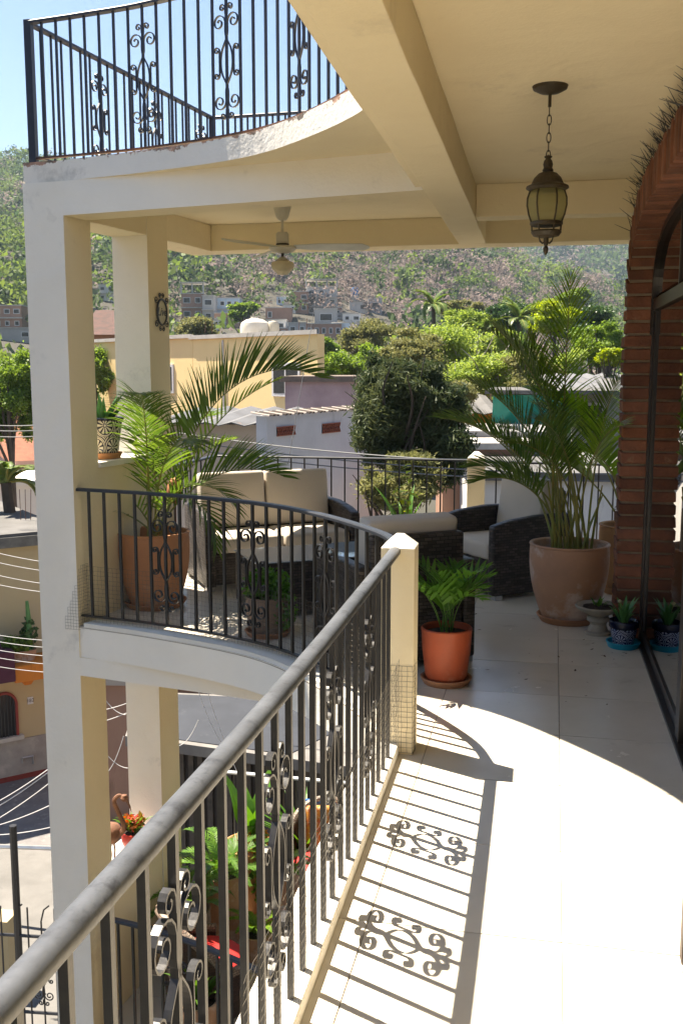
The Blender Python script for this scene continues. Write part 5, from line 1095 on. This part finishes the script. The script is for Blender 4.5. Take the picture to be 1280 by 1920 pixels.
# ---------------------------------------------------------------- across the street on the left
D = 19.5; zt = zat(1022,D,30); q0, q1 = xy(-190,1010,D-1.2), xy(118,1030,D+.5)
hO, rzO, WO, HO, axO = house('ochre house with orange balcony and arched window across the street', q0, q1, GZ, zt, 5, OCH, roof='none')
def U(px): return (Vector((*xy(px,1200,D),0))-Vector((*q0,0))).dot(axO)
def Vv(py, dd=D): return zat(py,dd,30)-GZ
MB().box(-.1,WO+.1,-.25,.3,HO+.001,HO+.20).build('cornice', mat('mossy_concrete', (.20,.19,.17), .95, (.10,.10,.09), 4, 1, .4, 20), hO, world=False); MB().box(-.1,WO+.1,-.2,5,HO+.201,HO+.26).build('roof', ROOFG, hO, world=False)
MB().box(U(8),U(130),-.75,-.003,Vv(1268),Vv(1236)).build('balcony', ORA, hO, bevel=.02, world=False); MB().add([(U(26),-.5,Vv(1268)-.002),(U(62),-.5,Vv(1268)-.002),(U(50),-.5,Vv(1282)),(U(36),-.5,Vv(1282)),(U(26),-.003,Vv(1268)-.002),(U(62),-.003,Vv(1268)-.002),(U(50),-.003,Vv(1282)),(U(36),-.003,Vv(1282))], [(0,1,2,3),(7,6,5,4),(0,3,7,4),(1,5,6,2),(3,2,6,7)]).build('corbel', ORA, hO, world=False)
MB().box(U(-200),U(7),-.8,-.003,Vv(1262),Vv(1205)).build('awning', mat('maroon_cloth', (.10,.03,.05), .9), hO, world=False)
aw = MB(); cxw, rw, zb, zs = U(2), U(30)-U(2), Vv(1392), Vv(1330); pts = [(cxw-rw,zb),(cxw+rw,zb)]+[(cxw+rw*math.cos(math.pi*i/14), zs+rw*1.05*math.sin(math.pi*i/14)) for i in range(15)]
n = len(pts); aw.add([(x,-.02,z) for x,z in pts]+[(x,-.002,z) for x,z in pts], [tuple(range(n))]+[(i,n+i,n+(i+1)%n,(i+1)%n) for i in range(n)]); wn = aw.build('arched_window', DARKW, hO, world=False)
gr = MB()
for i in range(-3,4): gr.tube([(cxw+i*rw*.27,-.04,zb),(cxw+i*rw*.27,-.04,zs+rw*.9*math.sqrt(max(0,1-(i*.27)**2)))], .012, 4)
gr.build('grille', IRON, wn, world=False); MB().tube([(x,-.03,z) for x,z in pts[1:]], .03, 6).build('red_trim', mat('red_trim', (.30,.06,.05), .8), wn, world=False)
MB().box(cxw-rw-.1,cxw+rw+.1,-.12,-.003,zb-.08,zb).build('sill', FASC, wn, world=False)
MB().box(U(-200),WO,-.035,-.001,0.0,Vv(1402)).build('plinth', mat('grey_plinth', (.40,.38,.35), .9, (.30,.28,.26), 3, 1, stain=(.5,.46,.42), sscale=2), hO, world=False); MB().box(-.5,WO,-.06,-.036,0.0,.10).build('red_base_line', mat('red_base', (.26,.05,.04), .9), hO, world=False)
npl = MB().box(U(56),U(69),-.018,-.002,Vv(1336),Vv(1322)).build('number_plate', WFR, hO, world=False)
fc = bpy.data.curves.new('digits', 'FONT'); fc.body = '182'; fc.size = .10; fc.align_x = 'CENTER'; fc.align_y = 'CENTER'; ft = bpy.data.objects.new('digits_curve', fc); COL.objects.link(ft); bpy.context.view_layer.update()
fm = bpy.data.meshes.new_from_object(ft.evaluated_get(bpy.context.evaluated_depsgraph_get())); bpy.data.objects.remove(ft); fm.materials.clear(); fm.materials.append(IRON); fo = link('digits', fm, None, npl, world=False); fo.location = ((U(56)+U(69))/2,-.020,(Vv(1336)+Vv(1322))/2); fo.rotation_euler = (rad(90),0,0)
MB().tube([(U(38),-.05,Vv(1450)),(U(38),-.05,Vv(1440)),(U(62),-.05,Vv(1440)),(U(62),-.05,Vv(1456))], .02, 6).build('pipe', STEEL, hO, world=False)
for k, (px, hh) in enumerate(((52,1.0),(40,.45),(25,.4),(10,.5))):
    s_ = thing('balcony_plant', ('tall cactus', 'small leafy plant', 'thin herb', 'bushy plant')[k]+' on the orange balcony, '+('rightmost', 'second from the right', 'third from the right', 'leftmost')[k], 'plant', tuple(hO.location+Matrix.Rotation(rzO,3,'Z')@Vector((U(px),-.4,Vv(1236)))))
    pot(s_, [(.10,0),(.14,.2),(.13,.21),(.11,.18)], TERRA, 16); V, F = leaf_cloud(160, (0,0,.2+hh*.3), (.18,.18,hh*.35), .07, 40+k); link('foliage', np_mesh('foliage', V, F), SPECIES['green'] if k else SPECIES['mango'], s_, world=False)
    if k == 0: MB().tube([(0,0,.2),(.02,0,.7),(0,0,1.15)], [.06,.055,.03], 8).build('stem', ALOE, s_, smooth=True, world=False)
# white and pink houses behind it
house('white walled house above the ochre roof', xy(-160,945,27), xy(140,925,28.5), GZ, zat(918,27,30), 5, WHT, roof='flat', roofm=WHT)
house('pink house with clay tile eaves at the far left', xy(32,900,31), xy(190,880,32), GZ, zat(862,31,60), 6, PINK, roof='gable')
for k in range(3):
    p = at(40+9*k, 985, 21); o = MB().tube([(p.x,p.y,p.z),(p.x+.02*k,p.y,p.z+.75)], .008, 4).build('rebar', RUSTY); tag(o, 'rusty reinforcing bar standing on the ochre roof, %s of three' % ('leftmost','middle','rightmost')[k], 'rebar')
# street, kerb and courtyard on the left
STREET = mat('cobbled_street', (.20,.19,.19), .9, (.14,.135,.14), 3, 1, .6, 9, stain=(.26,.25,.24), sscale=5, sthr=.55); PAVE = mat('cracked_concrete', (.18,.175,.168), .9, (.13,.127,.122), 1.5, 1, .5, 10, stain=(.10,.097,.093), sscale=3.5, sthr=.60)
struct(MB().prism([(-16,5),(-3.8,5),(-3.8,30),(-16,30)], GZ+.002, GZ+.006), 'street', STREET, 'grey cobbled street')
struct(MB().prism([(-14,6),(-3.9,6),(-3.9,15.2),(-14,14.2)], GZ+.010, GZ+.02), 'pavement', PAVE, 'sunlit cracked concrete yard')
gpost = thing('fence', 'iron fence with a tall pole and curled tops in the yard below', 'fence', tuple(onz(35,1900,GZ)))
fb = gpost.location; M_ = IRON
pp = onz(35, 1760, GZ+1.2); F0 = Vector((pp.x-2.2, pp.y-.2, 0)); F1 = Vector((pp.x+1.3, pp.y+.1, 0))
MB().tube([(pp.x,pp.y,GZ),(pp.x,pp.y,GZ+2.65)], .045, 8).build('pole', M_, gpost)
for z in (GZ+.25, GZ+1.25): MB().tube([(F0.x,F0.y,z),(F1.x,F1.y,z)], .02, 6).build('rail', M_, gpost)
for i in range(22):
    p = F0.lerp(F1, i/21); MB().tube([(p.x,p.y,GZ),(p.x,p.y,GZ+1.45),(p.x+.04,p.y,GZ+1.6),(p.x+.11,p.y,GZ+1.66)] if i % 2 else [(p.x,p.y,GZ),(p.x,p.y,GZ+1.62)], .011, 5).build('bar', M_, gpost)
sw = MB()
for i in range(3, 20, 4):
    p = F0.lerp(F1, i/21)
    for pts_, _ in scroll_lines(.14, GZ+.35, GZ+1.2): sw = MB().tube([(p.x+u.x, p.y-.01, u.y) for u in pts_], .009, 4); sw.build('scroll', M_, gpost)
wl = onz(5, 1720, GZ+1.0); o = MB().prism([(wl.x-2,wl.y-.2),(wl.x+.12,wl.y-.1),(wl.x+.12,wl.y+.2),(wl.x-2,wl.y+.1)], GZ, GZ+1.0).build('low_wall', OCH); tag(o, 'low cream wall at the left edge of the yard', 'wall')
pr_ = MB().tube([tuple(at(-60,1585,15)), tuple(at(150,1592,14.6))], .035, 6).build('pipe_rail', STEEL); tag(pr_, 'pale pipe rail between yard and street', 'rail')
# roof below, seen between railing and lower terrace
D = 14.5; zr_ = zat(1412,D,500)
nb = thing('neighbour_roof', 'low building with dark felt roof below the terrace', 'house', (*xy(480,1412,D), GZ))
A_, B_, C_, E_ = onz(235,1380,zr_), onz(760,1452,zr_), onz(860,1322,zr_), onz(262,1296,zr_)
MB().prism([(p.x,p.y) for p in (A_,B_,C_,E_)], zr_-.16, zr_).build('roof', mat('weathered_slab', (.22,.21,.20), .9, (.14,.135,.13), 2, 1, .4, 12), nb)
FELT = mat('dark_felt', (.032,.038,.052), .75, (.022,.027,.038), 1.6, 1, .3, 12, stain=(.06,.066,.08), sscale=3, sthr=.6)
f1, f2, f3 = A_.lerp(B_,.03)+Vector((0,.12,0)), A_.lerp(B_,.60)+Vector((0,.12,0)), E_.lerp(C_,.80)-Vector((0,.1,0)); MB().prism([(p.x,p.y) for p in (f1,f2,f3,E_+Vector((.1,-.1,0)))], zr_+.001, zr_+.012).build('felt', FELT, nb)
W1, W2, W3, W4 = [A_.lerp(B_,.02)+Vector((.1,.35,0)), A_.lerp(B_,.95)+Vector((0,.35,0)), C_-Vector((.3,.3,0)), E_-Vector((-.2,.3,0))]
MB().prism([(p.x,p.y) for p in (W1,W2,W3,W4)], GZ, zr_-.161).build('wall', mat('dark_boards', (.05,.042,.04), .9, (.03,.026,.025), 3, 1, .4, 15), nb)
for i in range(26): p = W1.lerp(W2, i/25); MB().box(p.x-.05,p.x+.03,p.y-.05,p.y-.012,GZ,zr_-.165).build('board', mat('grey_board', (.10,.085,.075), .9, (.05,.045,.04), 5, 1) if i == 0 else MATS['grey_board'], nb)
house('rough brick wall behind the dark felt roof', (E_.x-1.5, E_.y+.3), (E_.x+3.6, E_.y+1.0), GZ, zat(1292,17.5,400), .4, BRW, roof='flat', roofm=BLK)
house('pale block house in the shade beyond the lower terrace', (-6.4,17.5), (-3.4,19.0), GZ, -2.6, 4, BLK, [(.5,1.3,1.2,2.2)], roofm=FASC)
# ---------------------------------------------------------------- houses on the hillside
def hh(label, x0, x1, y0, y1, wall, floors=1, cols=3, roof='flat', dep=6, group='houses on the hillside', open_top=False, yaw=0, roofm=None):
    cx = (x0+x1)/2; p = hit(cx, y1)
    if p is None: return
    d = (p-cC).dot(cF); w_ = (x1-x0)/FPX*d; h = (y1-y0)/FPX*d; ax = Vector((cR.x, cR.y, 0)); ax = Matrix.Rotation(rad(yaw),3,'Z')@ax; a = Vector((p.x,p.y,0))-ax*w_/2; b = a+ax*w_
    wn = []; fh = h/floors
    for f in range(floors):
        for c in range(cols):
            if random.random() < .82: u = w_*(c+.5)/cols; ww = w_/cols*random.uniform(.22,.34); wn.append((u-ww, u+ww, f*fh+fh*.32, f*fh+fh*.74))
    t, *_ = house(label, (a.x,a.y), (b.x,b.y), p.z-4, p.z+h, dep, wall, [(u0,u1,v0+4,v1+4) for u0,u1,v0,v1 in wn], roof, roofm, group)
    if floors > 1:
        for f in range(1, floors): MB().box(-.15,w_+.15,-.35,-.001,4+f*fh-.12,4+f*fh+.06).build('floor_band', FASC, t, world=False)
    if open_top:
        for i in range(cols+1): u = w_*i/cols; MB().box(u-.12,u+.12,.05,.3,h+4.142,h+4.142+fh*.75).build('column', CONC, t, world=False)
        MB().box(-.3,w_+.3,-.3,dep*.8,h+4.145+fh*.75,h+4.27+fh*.75).build('canopy', FASC, t, world=False)
    HOUSE_RECTS.append((x0, x1, y0-(y1-y0)*.5*open_top, y1, math.hypot(p.x,p.y)))
    HOUSE_SPOTS.append((p.x+cF.x*dep*.5, p.y+cF.y*dep*.5, max(w_*.45, dep*.5)+1.2))
    return t
hh('raw brick hillside house with an open roof storey', 341, 382, 552, 602, BRW, 2, 2, open_top=True); hh('pale blue hillside house beside the brick one', 398, 450, 560, 600, PBL, 2, 4); hh('grey block house between the brick and the pale blue ones', 380, 402, 556, 606, CONC, 2, 1)
hh('tall raw concrete house high on the slope', 574, 632, 540, 592, CONC, 3, 3, open_top=True); hh('brick storey house left of the tall concrete one', 545, 578, 548, 588, BRW, 2, 2); hh('grey concrete flank below the tall house', 590, 632, 580, 612, CONC, 1, 1)
hh('white house with blue roof tank', 655, 688, 566, 586, WHT, 1, 2); hh('small grey house right of the blue tank', 690, 716, 560, 588, CONC, 1, 1); hh('long low house with wide flat roof', 574, 640, 608, 634, BRW, 1, 5); hh('whitewashed cottage under the grey house', 642, 676, 588, 606, WHT, 1, 2); hh('turquoise fronted cottage below the slope houses', 622, 656, 606, 634, PBL, 1, 2); hh('whitewashed cottage with dark windows on the right slope', 668, 690, 604, 618, WHT, 1, 2)
hh('ruined brick house in the middle of the slope', 498, 546, 578, 604, BRW, 1, 3); hh('brick house beneath the ruined one', 402, 452, 588, 614, BRW, 1, 3); hh('white cottage beside the tank roof', 500, 536, 600, 622, WHT, 1, 2); hh('grey cottage above the yellow house roof', 540, 575, 606, 630, CONC, 1, 2)
hh('red brick house at the left edge under the hill', -12, 42, 574, 618, BRW, 2, 3); hh('white hillside house left of the plaque pillar', 186, 214, 534, 566, WHT, 2, 2); hh('grey walled house in front of the left brick house', -10, 60, 616, 640, CONC, 1, 3)
hh('white roofed house behind the bright bushes', 640, 690, 636, 650, WHT, 1, 3, roofm=ROOFG); hh('blue fronted cottage among the olive trees', 714, 734, 612, 624, PBL, 1, 2)
rgh = random.Random(77)
for k in range(16):
    x0 = rgh.uniform(350,690); y1 = rgh.uniform(572,640); ww = rgh.uniform(14,34); 
    hh('small %s hillside dwelling %s' % (('brick','white','grey','pale blue')[k%4], ('below the raw brick house','left of the ruined house','above the water tank','under the pale blue house','beside the tall concrete house','behind the yellow roof','near the long low house','under the tall concrete house','close to the blue tank','left of the white cottage','right of the white cottage','over the yellow house corner','among the slope houses','at the top of the slope houses','at the foot of the slope houses','at the right end of the slope houses')[k]), x0, x0+ww, y1-rgh.uniform(10,18), y1, (BRW,WHT,CONC,PBL)[k%4], 1, 2 if ww > 20 else 1, dep=4)
house('house with a rusty tiled gable between the pillars', xy(165,640,48), xy(235,640,48), GZ, zat(628,48,190), 6, BRW, [(.3,1.0,7.2,7.9)], roof='gable', roofm=mat('old_dark_tiles', (.11,.055,.045), .9, (.06,.04,.035), 3, 1, .4, 15))
bt = hit(665, 565)
if bt is not None:
    o = thing('roof_tank', 'bright blue water tank on the hillside roof', 'water tank', (bt.x,bt.y,bt.z+1.3)); MB().lathe([(.9,0),(.9,1.5),(.6,1.9),(0,2.0)], 14).build('tank', mat('blue_tank', (.02,.16,.45), .4), o, smooth=True, world=False); MB().box(-.8,.8,-.8,.8,-3,-.002).build('plinth', CONC, o, world=False)
# pylon on the ridge
pb = hit(35, 318, 200)
if pb is not None:
    d = (pb-cC).dot(cF); hP = 60/FPX*d; t = thing('pylon', 'thin lattice power pylon on the left ridge', 'pylon', tuple(pb)); m = MB(); w_ = hP*.10
    PYL = mat('pylon_steel', (.30,.33,.36), .5)
    for sx in (-1,1):
        for sy in (-1,1): MB().tube([(sx*w_,sy*w_,-3),(sx*w_*.25,sy*w_*.25,hP)], .14, 4).build('leg', PYL, t, world=False)
    for k in range(7):
        z0_, z1_ = hP*k/7, hP*(k+1)/7; q0_, q1_ = w_*(1-.75*k/7), w_*(1-.75*(k+1)/7)
        for s in (-1,1): MB().tube([(-q0_,s*q0_,z0_),(q1_,s*q1_,z1_)], .09, 4).build('brace', PYL, t, world=False); MB().tube([(q0_,s*q0_,z0_),(-q1_,s*q1_,z1_)], .09, 4).build('brace', PYL, t, world=False)
    for z, ww in ((.70,.16),(.84,.15),(.97,.10)): MB().tube([(-hP*ww,0,hP*z),(hP*ww,0,hP*z)], .13, 4).build('cross_arm', PYL, t, world=False)
# woods
scatter('hill_woods', HM, 6800, 95, 478, 3.9, .74, 66, 21, kind_near)
scatter('ridge_woods', HM, 5600, 655, 1490, 10.0, 2.2, 42, 22, kind_far, th=(-6,22))
# ---------------------------------------------------------------- overhead wires
WIRE = mat('grey_wire', (.16,.17,.18), .6); WWIRE = mat('white_cable', (.62,.62,.62), .5)
GUY = mat('dark_guy_wire', (.04,.04,.04), .6)
def wire(a, b, sag, m, r, label, group=None):
    pts = [a.lerp(b, i/20)-Vector((0,0,sag*4*(i/20)*(1-i/20))) for i in range(21)]; o = MB().tube(pts, r, 4).build('wire', m); tag(o, label, 'wire', group)
for k, (ya, yb) in enumerate(((819,862),(832,880),(846,893))): wire(at(330,ya-8,15.5), at(1180,yb+10,13.5), .12, WIRE, .009, ('highest','middle','lowest')[k]+' of three grey wires crossing in front of the white walled house')
for k, (ya, yb) in enumerate(((1030,1052),(1048,1068),(1072,1092),(1090,1106),(1186,1192),(1198,1206),(1214,1222),(1228,1238),(1245,1252))): wire(at(-30,ya,16.5), at(170,yb+10,16.5), .05, WWIRE, .0055, 'pale wire across the ochre house front, number %s from the top' % ('one','two','three','four','five','six','seven','eight','nine')[k])
for k, (ya, yb) in enumerate(((1512,1395),(1522,1398),(1545,1420),(1552,1480),(1566,1535))): wire(at(-20,ya,13), at(150,yb,13), .05, WWIRE, .0065, 'slanting white cable over the street, %s from the top' % ('first','second','third','fourth','fifth')[k])
for k, (xa, ya, xb, yb) in enumerate(((200,1330,340,1260),(196,1352,345,1270),(190,1300,236,1340),(200,1450,232,1380),(372,1296,420,1400),(390,1300,455,1470),(336,1398,372,1350),(190,1400,240,1440))): wire(at(xa,ya,11.5), at(xb,yb,11.5), .06, WWIRE, .0045, 'loose white cable between the lower pillars, %s' % ('longest','second longest','uppermost','lowest left','right of the pillar','far right','touching the pillar','left one')[k])
for k, ya in enumerate((796,806,817)): wire(at(-30,ya,20), at(70,ya+1,20), .02, WIRE, .010, '%s of three wires in front of the left green tree' % ('highest','middle','lowest')[k])
wire(at(607,470,30), at(540,870,16), .02, GUY, .006, 'thin guy wire slanting down past the yellow house')
lit = MB(); rgl = random.Random(9)
for k in range(46):
    x, y = (rgl.gauss(.50,.14), rgl.gauss(6.3,.25)) if k < 22 else (rgl.uniform(-.45,.5), rgl.uniform(4.9,7.2))
    if not (-.5 < x < .64): continue
    a = rgl.uniform(0,6.28); l_ = rgl.uniform(.006,.020); w_ = l_*.38; ca_, sa_ = math.cos(a), math.sin(a)
    P_ = lambda u, v, z: (x+u*ca_-v*sa_, y+u*sa_+v*ca_, z)
    lit.add([P_(-l_,0,.003), P_(0,w_,.005), P_(l_,0,.007), P_(0,-w_,.004)], [(0,1,2),(0,2,3)])
o = lit.build('leaf_litter', mat('dry_leaf', (.10,.06,.03), .9, (.05,.035,.02), 30, 1)); tag(o, 'bits of dry leaf scattered on the tiles', kind='stuff')
# ================================================================ haze
hzb = MB().box(-2600,2600,-2600,2600,-12,330).build('haze', None); tag(hzb, kind='stuff')
hm = bpy.data.materials.new('haze_air'); hm.use_nodes = True; nt = hm.node_tree; nt.nodes.remove(nt.nodes['Principled BSDF']); pv_ = nt.nodes.new('ShaderNodeVolumePrincipled'); pv_.inputs['Color'].default_value = (.62,.80,1,1); pv_.inputs['Density'].default_value = .00024; pv_.inputs['Anisotropy'].default_value = .3
nt.links.new(pv_.outputs[0], nt.nodes['Material Output'].inputs['Volume']); hzb.data.materials.append(hm)
